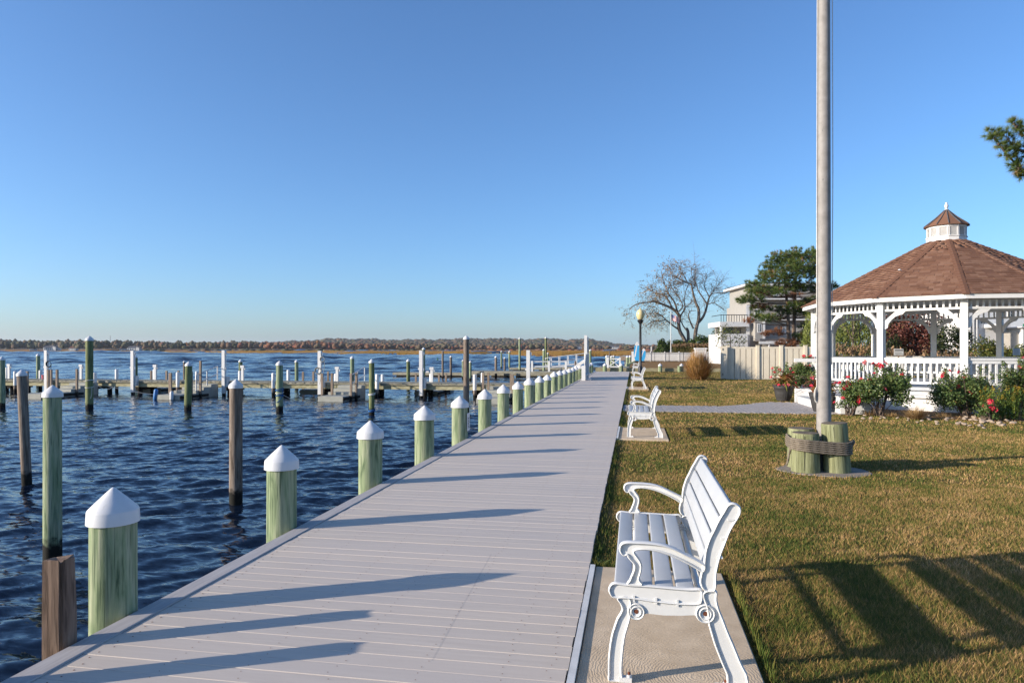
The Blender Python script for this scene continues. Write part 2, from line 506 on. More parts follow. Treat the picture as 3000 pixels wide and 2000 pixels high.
# water
t = Mt('bay_water', 0.06, 0.5)
t.col((0.004, 0.009, 0.021)); t.b.inputs['IOR'].default_value = 1.333
v = t.coord('World', (1.0, 1.5, 1))
def wavelet(scale, seed, k):
    n_ = t.n('TexNoise'); n_.inputs['Scale'].default_value = scale; n_.inputs['Detail'].default_value = 2.5; n_.inputs['Distortion'].default_value = 0.5
    mp_ = t.n('Mapping'); mp_.inputs['Location'].default_value = (seed, seed * 2, 0); mp_.inputs['Rotation'].default_value = (0, 0, math.radians(28)); mp_.inputs['Scale'].default_value = (0.55, 1.35, 1)
    t.l(t.n('NewGeometry').outputs['Position'], mp_.inputs[0]); t.l(mp_.outputs[0], n_.inputs['Vector'])
    a_ = t.n('VectorMath', operation='SUBTRACT'); a_.inputs[1].default_value = (0.5, 0.5, 0.5); t.l(n_.outputs['Color'], a_.inputs[0])
    b_ = t.n('VectorMath', operation='MULTIPLY'); b_.inputs[1].default_value = (k, k * 1.3, 0); t.l(a_.outputs[0], b_.inputs[0]); return b_.outputs[0]
s_ = t.n('VectorMath', operation='ADD'); t.l(wavelet(9.0, 3, 0.52), s_.inputs[0]); t.l(wavelet(1.5, 11, 0.38), s_.inputs[1])
s2 = t.n('VectorMath', operation='ADD'); t.l(s_.outputs[0], s2.inputs[0]); t.l(t.n('NewGeometry').outputs['Normal'], s2.inputs[1])
s3 = t.n('VectorMath', operation='NORMALIZE'); t.l(s2.outputs[0], s3.inputs[0]); t.l(s3.outputs[0], t.b.inputs['Normal']); M['water'] = t.m
# marsh and far land
t = Mt('marsh_soil', 0.95, 0.05)
v = t.coord('World', (1, 1, 1))
a = t.noise(v, 0.012, 5, 0.6)
t.colsock(t.ramp(a, [(0.35, (0.30, 0.165, 0.045)), (0.5, (0.25, 0.13, 0.045)), (0.62, (0.15, 0.06, 0.035)), (0.75, (0.26, 0.15, 0.05))])); M['marsh'] = t.m
M['marsh_grass'] = foliage('marsh_grass', [(0.0, (0.17, 0.11, 0.03)), (0.4, (0.36, 0.20, 0.045)), (0.8, (0.45, 0.27, 0.08)), (1.0, (0.24, 0.12, 0.05))], 0.8, 0)
M['wood_far'] = foliage('wood_far', [(0.0, (0.032, 0.04, 0.02)), (0.22, (0.06, 0.062, 0.03)), (0.42, (0.10, 0.078, 0.045)), (0.60, (0.13, 0.078, 0.048)), (0.78, (0.17, 0.082, 0.04)), (0.92, (0.17, 0.05, 0.038)), (1.0, (0.24, 0.11, 0.03))], 0.9, 0)
t = Mt('hill_wood', 0.95, 0.05)
v = t.coord('World', (1, 1, 1))
t.colsock(t.ramp(t.noise(v, 0.02, 6, 0.7), [(0.35, (0.045, 0.042, 0.032)), (0.5, (0.085, 0.065, 0.045)), (0.68, (0.12, 0.07, 0.04))])); M['hill'] = t.m
M['rose_leaf'] = foliage('rose_leaf', [(0.0, (0.035, 0.065, 0.02)), (0.5, (0.095, 0.145, 0.042)), (0.85, (0.18, 0.195, 0.06)), (1.0, (0.26, 0.15, 0.055))], 0.42)
M['rose'] = simple('rose_petal', (0.62, 0.035, 0.07), 0.6, 0.3, 0.35, 20)
M['rose_pink'] = simple('rose_petal_faded', (0.62, 0.13, 0.15), 0.6, 0.3, 0.3, 20)
M['canna'] = foliage('canna_leaf', [(0.0, (0.24, 0.085, 0.035)), (0.5, (0.33, 0.14, 0.06)), (0.8, (0.25, 0.17, 0.05)), (1.0, (0.20, 0.22, 0.03))], 0.6)
M['rod'] = foliage('goldenrod_leaf', [(0.0, (0.05, 0.09, 0.02)), (0.6, (0.13, 0.19, 0.04)), (0.8, (0.22, 0.24, 0.04)), (1.0, (0.50, 0.30, 0.03))], 0.6)
M['dry_grass'] = foliage('dry_grass', [(0.0, (0.20, 0.12, 0.045)), (0.5, (0.36, 0.23, 0.10)), (1.0, (0.47, 0.33, 0.17))], 0.8)
M['rust_grass'] = foliage('rust_grass', [(0.0, (0.15, 0.12, 0.03)), (0.3, (0.30, 0.17, 0.05)), (0.7, (0.47, 0.25, 0.09)), (1.0, (0.58, 0.40, 0.22))], 0.75)
M['reed'] = foliage('reed', [(0.0, (0.065, 0.075, 0.02)), (0.45, (0.16, 0.13, 0.04)), (0.75, (0.28, 0.17, 0.09)), (1.0, (0.36, 0.24, 0.15))], 0.8)
M['pine'] = foliage('pine_needle', [(0.0, (0.035, 0.065, 0.018)), (0.5, (0.085, 0.13, 0.028)), (0.8, (0.155, 0.185, 0.045)), (1.0, (0.28, 0.12, 0.045))], 0.55, 0.1)
M['pine_dead'] = foliage('pine_dead', [(0.0, (0.15, 0.06, 0.03)), (1.0, (0.32, 0.15, 0.075))], 0.8, 0.1)
M['shrub'] = foliage('shrub_leaf', [(0.0, (0.02, 0.04, 0.012)), (0.5, (0.05, 0.085, 0.02)), (1.0, (0.12, 0.15, 0.035))], 0.5)
M['hedge'] = foliage('hedge_leaf', [(0.0, (0.035, 0.05, 0.012)), (0.5, (0.09, 0.11, 0.025)), (0.85, (0.17, 0.155, 0.035)), (1.0, (0.25, 0.12, 0.04))], 0.5)
M['willow'] = foliage('willow_leaf', [(0.0, (0.05, 0.07, 0.012)), (0.5, (0.13, 0.16, 0.03)), (1.0, (0.24, 0.25, 0.06))], 0.5)
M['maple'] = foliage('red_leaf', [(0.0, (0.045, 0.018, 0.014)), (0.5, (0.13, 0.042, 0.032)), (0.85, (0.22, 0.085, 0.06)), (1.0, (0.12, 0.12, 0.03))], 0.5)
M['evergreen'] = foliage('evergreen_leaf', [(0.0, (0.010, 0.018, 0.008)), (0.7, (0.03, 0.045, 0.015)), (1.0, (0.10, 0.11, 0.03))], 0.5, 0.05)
M['gold_leaf'] = foliage('gold_leaf', [(0.0, (0.10, 0.07, 0.03)), (0.4, (0.20, 0.13, 0.05)), (0.8, (0.36, 0.20, 0.045)), (1.0, (0.30, 0.22, 0.16))], 0.6)

# ================================================================== the setting
GZ = (9.555, 23.24)                       # middle of the gazebo
def in_path(x, y):
    if not (-0.33 < x < 5.4): return False
    far = 20.45 + max(0.0, min(1.0, (x - 2.6) / 1.5)) * 1.9
    near = 18.25 + 0.03 * x
    return near < y < far
PADS = [(3.16, 5.02), (12.38, 14.28), (28.65, 30.55), (50.3, 52.2)]
# ---- ground
def sheet(name, x0, x1, y0, y1, z, m):
    o = MB().add([(x0, y0, z), (x1, y0, z), (x1, y1, z), (x0, y1, z)], [(0, 1, 2, 3)]).build(name, m)
    return tag(o, kind='structure')
sheet('lawn', -0.36, 700, -80, 54.6, -0.055, M['lawn'])
sheet('upper_lawn', -0.36, 700, 54.75, 420, 0.16, M['brown_grass'])
# ---- blades of turf
def turf():
    P = []
    def band(y0, y1, n, w, h):
        yy = RNG.uniform(y0, y1, n * 3); xx = RNG.uniform(-0.3, 0.66 * y1 + 1.6, n * 3)
        ok = xx < 0.66 * yy + 1.6
        xx, yy = xx[ok][:n], yy[ok][:n]
        keep = np.ones(len(xx), bool)
        for a, b in PADS: keep &= ~((xx > -0.34) & (xx < 0.63) & (yy > a) & (yy < b))
        keep &= ((xx - 2.5) / 0.54) ** 2 + ((yy - 9.74) / 0.42) ** 2 > 1
        far = 20.45 + np.clip((xx - 2.6) / 1.5, 0, 1) * 1.9
        keep &= ~((xx < 5.6) & (yy > 18.25 + 0.03 * xx) & (yy < far))
        rg = np.hypot(xx - GZ[0], yy - GZ[1])
        pa = np.arctan2(yy - GZ[1], xx - GZ[0]) % (2 * PI)
        keep &= rg > np.where((pa > PI * 1.19) & (pa < PI * 2.1), 6.12, 4.5)
        keep &= ~((xx > 4.85) & (xx < 6.3) & (yy > 18.3) & (yy < 22.6))
        xx, yy = xx[keep], yy[keep]; n = len(xx)
        hh = h * RNG.uniform(0.55, 1.35, n); ww = w * RNG.uniform(0.7, 1.3, n)
        a = RNG.uniform(0, PI, n); la = RNG.uniform(0, 2 * PI, n); ln = hh * RNG.uniform(0.2, 1.1, n)
        V = np.empty((n, 3, 3))
        V[:, 0] = np.stack([xx - np.cos(a) * ww, yy - np.sin(a) * ww, np.full(n, -0.058)], 1)
        V[:, 1] = np.stack([xx + np.cos(a) * ww, yy + np.sin(a) * ww, np.full(n, -0.058)], 1)
        V[:, 2] = np.stack([xx + np.cos(la) * ln, yy + np.sin(la) * ln, -0.056 + hh], 1)
        P.append((V.reshape(-1, 3), np.arange(n * 3).reshape(n, 3), np.repeat(RNG.uniform(0, 1, n), 3)))
    band(1.5, 5.5, 210000, 0.0017, 0.030)
    band(5.5, 9.0, 170000, 0.0028, 0.028)
    band(9.0, 15.0, 130000, 0.005, 0.029)
    band(15.0, 27.0, 140000, 0.009, 0.028)
    band(27.0, 54.0, 95000, 0.018, 0.028)
    V, F, T = merge(P)
    o = link('grass', np_mesh('grass', V, F, M['blade'], T))
    tag(o, 'short patchy turf of straw and green blades on the lawn', 'grass', kind='stuff')
    # taller unmown fringe against the boardwalk edge and round the pads
    n = 5200
    yy = RNG.uniform(2.0, 42, n) ** 1.0; xx = -0.30 + np.abs(RNG.normal(0, 0.03, n))
    keep = np.ones(n, bool)
    for a, b in PADS[:3]: keep &= ~((yy > a) & (yy < b))
    keep &= ~((yy > 18.2) & (yy < 20.5))
    xx, yy = xx[keep], yy[keep]
    for a, b in PADS[:2]:
        k = 900; xx = np.r_[xx, 0.65 + np.abs(RNG.normal(0, 0.02, k))]; yy = np.r_[yy, RNG.uniform(a - 0.1, b + 0.1, k)]
        xx = np.r_[xx, RNG.uniform(-0.28, 0.65, k)]; yy = np.r_[yy, b + 0.02 + np.abs(RNG.normal(0, 0.02, k))]
    n = len(xx)
    hh = RNG.uniform(0.03, 0.085, n); a = RNG.uniform(0, PI, n); la = RNG.uniform(0, 2 * PI, n); ln = hh * 0.5; w = 0.0035
    V = np.empty((n, 3, 3))
    V[:, 0] = np.stack([xx - np.cos(a) * w, yy - np.sin(a) * w, np.full(n, -0.058)], 1)
    V[:, 1] = np.stack([xx + np.cos(a) * w, yy + np.sin(a) * w, np.full(n, -0.058)], 1)
    V[:, 2] = np.stack([xx + np.cos(la) * ln * 0.6, yy + np.sin(la) * ln, -0.056 + hh], 1)
    o = link('edge_grass', np_mesh('edge_grass', V.reshape(-1, 3), np.arange(n * 3).reshape(n, 3), M['blade'], np.repeat(RNG.uniform(0, 0.6, n), 3)))
    tag(o, 'longer uncut grass fringe along the boardwalk edge and bench pads', 'grass', kind='stuff')
turf()

# ---- water: one height field, finer towards the quay
def water():
    def axis(a, fine_end, step, end, g=1.07):
        out = [a]
        sgn = 1 if end > a else -1; s = step
        while sgn * (end - out[-1]) > 0:
            s = step + max(0.0, sgn * (out[-1] - fine_end)) * 0.0125
            out.append(out[-1] + sgn * s)
        return out
    xs = sorted(axis(-2.3, -16, 0.06, -2600)[1:] + [-2.3] + [-2.3 + 0.5 * 1.13 ** q for q in range(72)])
    ys = sorted(set(axis(3.0, 17, 0.06, 3600) + [3.0 - 0.2 * i for i in range(1, 40)] + [-8, -20, -60, -200, -600]))
    xs = np.array(xs); ys = np.array(ys)
    X, Y = np.meshgrid(xs, ys)
    dx = np.gradient(xs); dy = np.gradient(ys)
    S = np.maximum(*np.meshgrid(np.abs(dx), np.abs(dy)))
    Z = np.zeros_like(X)
    r = np.random.default_rng(5)
    for i in range(90):
        lam = 0.16 * (1.3 / 0.16) ** r.random()
        ang = math.radians(108) + r.normal(0, 0.42)
        k = 2 * PI / lam
        amp = 0.0085 * lam ** 0.95 * r.uniform(0.4, 1.5)
        w = np.clip((lam / S - 2.5) / 3.0, 0, 1)
        ph = k * (X * math.cos(ang) + Y * math.sin(ang)) + r.uniform(0, 2 * PI)
        Z += amp * w * (np.sin(ph) + 0.22 * np.cos(2 * ph))
    for i in range(46):                                        # further out only the longer wavelets are carried by the mesh
        lam = 1.6 * (60 / 1.6) ** r.random()
        ang = math.radians(108) + r.normal(0, 0.5); k = 2 * PI / lam
        w = np.clip((lam / S - 2.6) / 2.0, 0, 1) * np.clip((9.0 - lam / S) / 5.0, 0, 1) * np.clip((S - 0.2) / 0.25, 0, 1)
        ph = k * (X * math.cos(ang) + Y * math.sin(ang)) + r.uniform(0, 2 * PI)
        Z += 0.027 * lam * r.uniform(0.6, 1.4) * w * (np.sin(ph) + 0.22 * np.cos(2 * ph))
    gust = 0.75 + 0.4 * np.sin(X * 0.11 + 1.3 * np.sin(Y * 0.07)) * np.sin(Y * 0.09 + 0.8)
    Z *= 0.8 * gust
    V = np.stack([X.ravel(), Y.ravel(), Z.ravel() + WATER], 1)
    ny, nx = X.shape
    idx = np.arange(ny * nx).reshape(ny, nx)
    F = np.stack([idx[:-1, :-1], idx[:-1, 1:], idx[1:, 1:], idx[1:, :-1]], -1).reshape(-1, 4)
    o = link('water', np_mesh('water', V, F, M['water'], smooth=True))
    tag(o, kind='structure')
water()

# ---- boardwalk
bw = link('boardwalk', None); tag(bw, kind='structure')
L0, L1 = -2.775, -0.318
def board_poly(w=0.1300, t=0.032, c=0.0026):
    h = w / 2
    return [(-h, -t), (h, -t), (h, -c), (h - c, 0), (-h + c, 0), (-h, -c)]
mb = MB(); mb.prism(board_poly(), 0, L1 - L0, axis='x')
plank_me = mb.mesh('plank', M['deck'])
PITCH = 0.132; Y0 = 2.2
for i in range(300):
    link('plank', plank_me, bw, (L0 + random.uniform(-0.004, 0.004), Y0 + i * PITCH, random.uniform(-0.0012, 0.0008)), (0, random.uniform(-0.0003, 0.0003), 0))
mb = MB()
yy = Y0 - PITCH
while yy > -6:
    P = [(p[0] + yy, p[1]) for p in board_poly()]; mb.prism(P, L0, L1, axis='x'); yy -= PITCH
yy = Y0 + 300 * PITCH
while yy < 52.2:
    P = [(p[0] + yy, p[1]) for p in board_poly()]; mb.prism(P, L0, L1, axis='x'); yy += PITCH
tag(mb.build('plank_run', M['deck'], bw), kind='stuff')
mb = MB(); mb.prism([(-2.912, -0.035), (-2.782, -0.035), (-2.782, 0.003), (-2.786, 0.008), (-2.906, 0.008), (-2.912, 0.003)], 0, 3.646, axis='y')
em = mb.mesh('edge_board', M['deck_edge'])
for k in range(16): link('edge_board', em, bw, (random.uniform(-0.003, 0.003), -6 + k * 3.65, random.uniform(-0.001, 0.001)))
MB().box(-2.895, -2.855, -6, 52.3, -0.30, -0.036).build('fascia', M['dock_wood'], bw)
MB().box(-2.85, -0.37, 52.25, 52.3, -0.3, -0.002).build('end_board', M['dock_wood'], bw)
mb = MB()
for k in range(9): mb.box(-2.84 + k * 0.3, -2.79 + k * 0.3, -6, 52.2, -0.26, -0.034)
mb.build('joists', M['near_black'], bw)
mb = MB()
for i in range(110):
    y = Y0 + i * PITCH
    for jx in (-2.70, -2.28, -1.86, -1.44, -1.02, -0.62, -0.40):
        for s in (-0.034, 0.034):
            x = jx + random.uniform(-0.02, 0.02); r = 0.0048 if jx < -2.5 else 0.0034
            mb.add([(x + r * math.cos(q * PI / 3), y + s + r * math.sin(q * PI / 3), 0.0014) for q in range(6)], [tuple(range(6))])
tag(mb.build('screw_heads', M['rust'], bw), kind='stuff')
# retaining wall that holds the lawn beneath the boardwalk
MB().box(-0.46, -0.365, -40, 54.5, -3.0, -0.10).build('quay_wall', M['near_black'])
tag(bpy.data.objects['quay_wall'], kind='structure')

# ---- concrete pads for the benches, each with a pale trim strip against the boardwalk
for k, (a, b) in enumerate(PADS):
    o = tag(MB().box(-0.272, 0.612, a, b, -0.16, -0.02).build('bench_pad', M['pad']), kind='structure')
    bevel_mesh(o.data, 0.008, 2)
    if k < 3:
        MB().box(-0.312, -0.276, a, b - 0.02, -0.13, -0.002).build('trim_strip', M['white_worn'], o)

# ---- brick path from the boardwalk to the gazebo
t = Mt('paver', 0.9, 0.15)
v = t.coord('World'); oi = t.n('ObjectInfo')
c = t.mix(oi.outputs['Random'], (0.30, 0.285, 0.28), (0.40, 0.37, 0.355))
c = t.mix(t.math('MULTIPLY', t.noise(v, 40, 4), 0.5), c, (0.22, 0.20, 0.19))
t.colsock(c); t.bump(t.noise(v, 80, 3), 0.3, 0.004)
path = link('path', None); tag(path, kind='structure')
MB().add([(-0.30, 18.24, -0.078), (5.3, 18.4, -0.078), (5.3, 22.4, -0.078), (4.1, 22.3, -0.078), (2.6, 20.46, -0.078), (-0.30, 20.46, -0.078)], [(0, 1, 2, 3, 4, 5)]).build('joint_sand', M['soil'], path)
pv = MB(); pv.prism([(-0.057, -0.03), (0.057, -0.03), (0.057, -0.005), (0.051, 0), (-0.051, 0), (-0.057, -0.005)], -0.117, 0.117, axis='y')
pm = pv.mesh('paver', t.m)
spots = []
i = 0; x = -0.235
while x < 5.25:
    y = 18.0 + (0.12 if i % 2 else 0)
    while y < 22.6:
        if in_path(x, y - 0.1) and in_path(x, y + 0.1): spots.append((x, y))
        y += 0.24
    x += 0.12; i += 1
spots.sort(key=lambda s: math.hypot(*s))
for s in spots[:300]:
    link('paver', pm, path, (s[0], s[1], -0.030 + random.uniform(-0.002, 0.002)))
mb = MB()
for s in spots[300:]:
    z = -0.030 + random.uniform(-0.002, 0.002); mb.box(s[0] - 0.057, s[0] + 0.057, s[1] - 0.117, s[1] + 0.117, z - 0.03, z)
tag(mb.build('paver_run', t.m, path), kind='stuff')

# ---- planting bed ring round the gazebo
mb = MB(); n = 48; vs = []
for k in range(n + 1):
    a = PI * 1.20 + k / n * PI * 0.9
    w = 1 + 0.02 * math.sin(k * 2.3)
    vs += [(GZ[0] + 3.6 * math.cos(a), GZ[1] + 3.6 * math.sin(a), -0.03), (GZ[0] + 6.15 * w * math.cos(a), GZ[1] + 6.15 * w * math.sin(a), -0.046)]
mb.add(vs, [(2 * k, 2 * k + 1, 2 * k + 3, 2 * k + 2) for k in range(n)])
t = Mt('bed_mulch', 0.95, 0.1); v = t.coord('World')
t.colsock(t.ramp(t.noise(v, 9, 6, 0.7), [(0.35, (0.10, 0.055, 0.03)), (0.5, (0.22, 0.13, 0.07)), (0.65, (0.33, 0.22, 0.13))])); t.bump(t.noise(v, 40, 4), 0.9, 0.03)
tag(mb.build('planting_bed', t.m), kind='structure')

# ================================================================== boardwalk piles
CAPP = [(0.150, 0.0), (0.158, 0.002), (0.154, 0.072), (0.149, 0.082), (0.10, 0.128), (0.05, 0.172), (0.020, 0.198), (0.006, 0.208)]
cap_me = MB().lathe(CAPP, 32).mesh('cap', M['white_plastic'], 40)
def wobble(seed, amt=0.018):
    r = random.Random(seed); p = [r.uniform(0, 6.3) for _ in range(5)]
    return lambda a, z: 1 + amt * math.sin(2 * a + p[0]) + amt * 0.6 * math.sin(3 * a + p[1] + z * 0.6) + amt * 0.35 * math.sin(7 * a + p[2])
def shaft_mesh(r, z0, z1, m, seed=0, taper=0.015, n=24, rings=8):
    prof = [(r * (1 + taper * (z1 - z0) * (1 - i / rings)), z0 + (z1 - z0) * i / rings) for i in range(rings + 1)]
    return MB().lathe(prof, n, wob=wobble(seed)).mesh('shaft', m, 50)
shafts = [shaft_mesh(0.138, -2.4, 0.545, M['pile_green'], s) for s in range(4)]
for k in range(0, 18):
    y = 3.50 + 2.07 * k + (random.uniform(-0.04, 0.04) if k > 1 else 0.09 * (k == 0))
    if k == 14: y += 0.2
    near = k + 2
    lab = (f'{ORD[k]} green timber pile with white cone cap along the boardwalk, counting from the front' if k >= 0 else
           f'green capped boardwalk pile beside the viewer, {"nearer" if k == -1 else "further"} one before the frame')
    if k == 4: lab = 'green capped boardwalk pile carrying a white notice plate'
    o = thing('dock_pile', lab, 'pile', (-3.045 + (random.uniform(-0.012, 0.012) if k > 1 else -0.012), y, 0), random.uniform(0, 6.3), 'green piles along the boardwalk edge')
    s = random.uniform(0.97, 1.03) * {0: 0.885, 1: 0.95, 8: 1.12}.get(k, 1)
    o.scale = (s, s, 1)
    dz = random.uniform(-0.025, 0.025) if k else 0
    link('shaft', shafts[k % 4], o, (0, 0, dz)); link('cap', cap_me, o, (0, 0, 0.53 + dz))
# two more beyond the white gate, close to the end of the boardwalk
for j, y in enumerate((44.6, 46.8, 49.2)):
    o = thing('dock_pile', f'{ORD[j]} green capped pile beyond the white gate panel at the boardwalk end', 'pile', (-3.0, y, 0), j, 'green piles along the boardwalk edge')
    link('shaft', shafts[j], o); link('cap', cap_me, o, (0, 0, 0.53))
# notice plate on the fifth pile
o = thing('notice_plate', 'white notice plate fixed to a capped boardwalk pile', 'sign', (-2.893, 11.80, 0.16))
MB().box(-0.004, 0.004, -0.09, 0.09, -0.02, 0.29).build('plate', M['white_plastic'], o)
mb = MB()
for r_ in range(7): mb.box(0.005, 0.007, -0.065, 0.065 - 0.02 * (r_ % 3), 0.03 + r_ * 0.028, 0.042 + r_ * 0.028)
mb.build('print', M['ink'], o)
mb = MB()
for z in (-0.005, 0.272): mb.lathe([(0.006, 0), (0.006, 0.004)], 8, (0, 0, 0))
# square weathered posts at the near end
def square_post(x, y, top, w, label, rz=0.1):
    me = MB().box(-w / 2, w / 2, -w / 2, w / 2, -2.3, top).mesh('mooring_post', M['post_brown'])
    b = bmesh.new(); b.from_mesh(me)
    bmesh.ops.subdivide_edges(b, edges=[e for e in b.edges if abs(e.verts[0].co.z - e.verts[1].co.z) > 1], cuts=9)
    bmesh.ops.bevel(b, geom=[e for e in b.edges if abs(e.verts[0].co.z - e.verts[1].co.z) > 0.05], offset=0.014, segments=2, affect='EDGES')
    for v_ in b.verts:
        v_.co.x += 0.006 * math.sin(v_.co.z * 5 + v_.co.y * 30); v_.co.y += 0.006 * math.sin(v_.co.z * 4 + 2)
        if v_.co.z > top - 0.01: v_.co.z += random.uniform(-0.012, 0.012)
    b.to_mesh(me); b.free()
    o = link('mooring_post', me, None, (x, y, 0), (0, 0, rz))
    return tag(o, label, 'post', 'square weathered mooring posts')
square_post(-2.99, 3.13, 0.455, 0.118, 'square weathered brown post beside the nearest green boardwalk pile')
square_post(-3.0, 2.62, 0.50, 0.13, 'square weathered brown post at the lower left whose shadow is the lowest on the boards')

# ================================================================== piles standing in the water
def water_pile(px, d, ytop, r, m, label, group, cap=True, lean=(0, 0), seed=1, name='mooring_pile'):
    x, y = dp(px, d); top = zat(ytop, d)
    o = thing(name, label, 'pile', (x, y, WATER), 0, group)
    o.rotation_euler = (lean[0], lean[1], seed * 1.7)
    ch = 0.21 * r / 0.138
    sh = shaft_mesh(r, -1.4, top - WATER - (ch * 0.9 if cap else 0), m, seed, taper=0.02)
    link('shaft', sh, o)
    if cap:
        c_ = link('cap', cap_me, o, (0, 0, top - WATER - ch)); c_.scale = (r / 0.138,) * 3
    return o
G1 = 'tall piles standing in the water'
water_pile(79, 13.5, 1082, 0.084, M['pile_grey'], 'leaning weathered grey pile with white cap, in the water at the left', G1, lean=(0.0, 0.045), seed=2)
water_pile(154, 8.66, 1127, 0.103, M['pile_green'], 'tall green capped pile in the water behind the nearest boardwalk pile', G1, seed=3)
water_pile(691, 11.8, 1110, 0.105, M['pile_grey'], 'weathered brown pile with white cap and wet black foot, mid left water', G1, seed=5)
row = [(6, 31.4, 1043, 0.125, 'pile_green', 'green capped slip pile cut by the left edge of the photo'),
       (262, 31.0, 983, 0.155, 'pile_olive', 'tallest dark green slip pile with a white line tied round it'),
       (550, 30.5, 1058, 0.145, 'pile_olive', 'leaning olive slip pile with white cap before the blue float'),
       (819, 29.7, 1056, 0.14, 'pile_green', 'green slip pile with blue and white rope round its middle'),
       (1089, 28.3, 1051, 0.112, 'pile_olive', 'olive slip pile with a white band and blue rope near the water')]
for i, (px, d, yt, r, m, lab) in enumerate(row):
    water_pile(px, d, yt, r, M[m], lab, 'slip piles in front of the pier', lean=((0.0, 0.035) if i == 2 else (0, 0)), seed=10 + i)
water_pile(1366, 29.5, 982, 0.120, M['pile_grey'], 'tall weathered grey pile with white cap rising behind the boardwalk caps', 'slip piles in front of the pier', seed=17)
beh = [(112, 52, 1035, .13, 'pile_green'), (398, 51, 1041, .12, 'pile_olive'), (540, 50, 1056, .085, 'pile_grey'), (705, 50, 1052, .135, 'pile_olive'), (869, 49, 1053, .125, 'pile_green'),
       (1032, 48.5, 1042, .14, 'pile_green'), (1196, 48, 1051, .125, 'pile_olive'), (1241, 52, 1017, .115, 'pile_green')]
for i, (px, d, yt, r, m) in enumerate(beh):
    water_pile(px, d, yt, r, M[m], f'{ORD[i]} capped pile standing behind the long pier, counting from the left', 'capped piles behind the pier', seed=20 + i)
far = [(1297, 66, 1028, .10, 'pile_grey', False), (1321, 68, 1041, .115, 'pile_grey', True), (1356, 64, 1053, .09, 'pile_green', True), (1378, 60, 1056, .11, 'pile_green', True), (1453, 68, 1042, .125, 'pile_grey', True),
       (1469, 104, 1026.5, .13, 'pile_green', True), (1478.5, 85, 1046, .12, 'pile_grey', True), (1492.5, 102, 1027, .14, 'pile_green', True), (1522.5, 88, 988, .14, 'pile_green', True),
       (1593, 70, 1021.5, .12, 'pile_green', True), (1599, 96, 986, .15, 'pile_olive', True), (1605, 108, 1032, .14, 'pile_green', True), (1729.5, 60, 1022, .10, 'pile_green', True), (1686, 62, 1057, .09, 'pile_grey', False)]
for i, (px, d, yt, r, m, cp) in enumerate(far):
    water_pile(px, d, yt, r, M[m], f'{ORD[i]} distant {"capped" if cp else "bare"} pile by the floating docks, counting from the left', 'distant piles by the floating docks', cap=cp, seed=40 + i)

# lines tied round the slip piles
def coil(name, label, px, d, rad, zs, m, r=0.012, cat='rope'):
    x, y = dp(px, d); mb = MB()
    for q, z in enumerate(zs):
        pts = [((rad + 0.012) * math.cos(a), (rad + 0.012) * math.sin(a), z + 0.03 * math.sin(a + q)) for a in [2 * PI * k / 20 for k in range(20)]]
        mb.tube(pts, r, 6, closed=True)
    return mb, (x, y, WATER)
def put_coil(name, label, px, d, rad, zs, m, r=0.012, tail=None):
    mb, loc = coil(name, label, px, d, rad, zs, m, r)
    if tail: mb.tube(tail, r * 0.8, 6)
    o = mb.build(name, M[m], None, loc, smooth=60); tag(o, label, 'rope', 'lines tied to the slip piles')
put_coil('mooring_line', 'white line knotted round the tallest dark green slip pile', 262, 31.0, 0.162, (1.02, 1.33, 1.30), 'rope_white', 0.014, [(0.17, -0.05, 1.05), (0.19, -0.08, 0.7), (0.15, -0.1, 0.5)])
put_coil('mooring_line', 'blue line wrapped round the green slip pile, with hanging tail', 819, 29.7, 0.148, (0.95, 1.0, 0.72, 0.69), 'rope_blue', 0.018, [(0.155, -0.02, 0.95), (0.17, -0.05, 0.7), (0.08, -0.16, 0.5), (-0.06, -0.15, 0.42)])
put_coil('mooring_line', 'white line between the blue wraps of the green slip pile', 819, 29.7, 0.15, (0.84,), 'rope_white', 0.02)
put_coil('mooring_line', 'white band tied round the olive slip pile', 1089, 28.3, 0.12, (0.86, 0.88), 'rope_white', 0.018)
put_coil('mooring_line', 'blue line round the foot of the olive slip pile', 1089, 28.3, 0.12, (0.18, 0.21), 'rope_blue', 0.022, [(-0.13, -0.03, 0.2), (-0.14, -0.05, 0.5)])
def slack(name, label, a, b, sag, m, r=0.01):
    a, b = Vector(a), Vector(b)
    pts = [a.lerp(b, t_) - Vector((0, 0, sag * 4 * t_ * (1 - t_))) for t_ in [k / 12 for k in range(13)]]
    o = MB().tube(pts, r, 6).build(name, M[m], smooth=60); tag(o, label, 'rope', 'slack lines over the water')
x, y = dp(262, 31.0)
slack('slack_line', 'slack white line from the tallest slip pile to the pier', (x + .2, y, 0.2), (*dp(330, 40), -0.55), 0.25, 'rope_white', 0.013)
slack('slack_line', 'slack white line drooping to the water beside the pier piles', (*dp(315, 40), -0.5), (*dp(460, 40.5), -1.05), 0.05, 'rope_white', 0.013)
x, y = dp(819, 29.7)
slack('slack_line', 'slack white line running from the blue-roped pile to the water', (x + .16, y, -0.35), (*dp(905, 33.5), -1.08), 0.06, 'rope_white', 0.012)

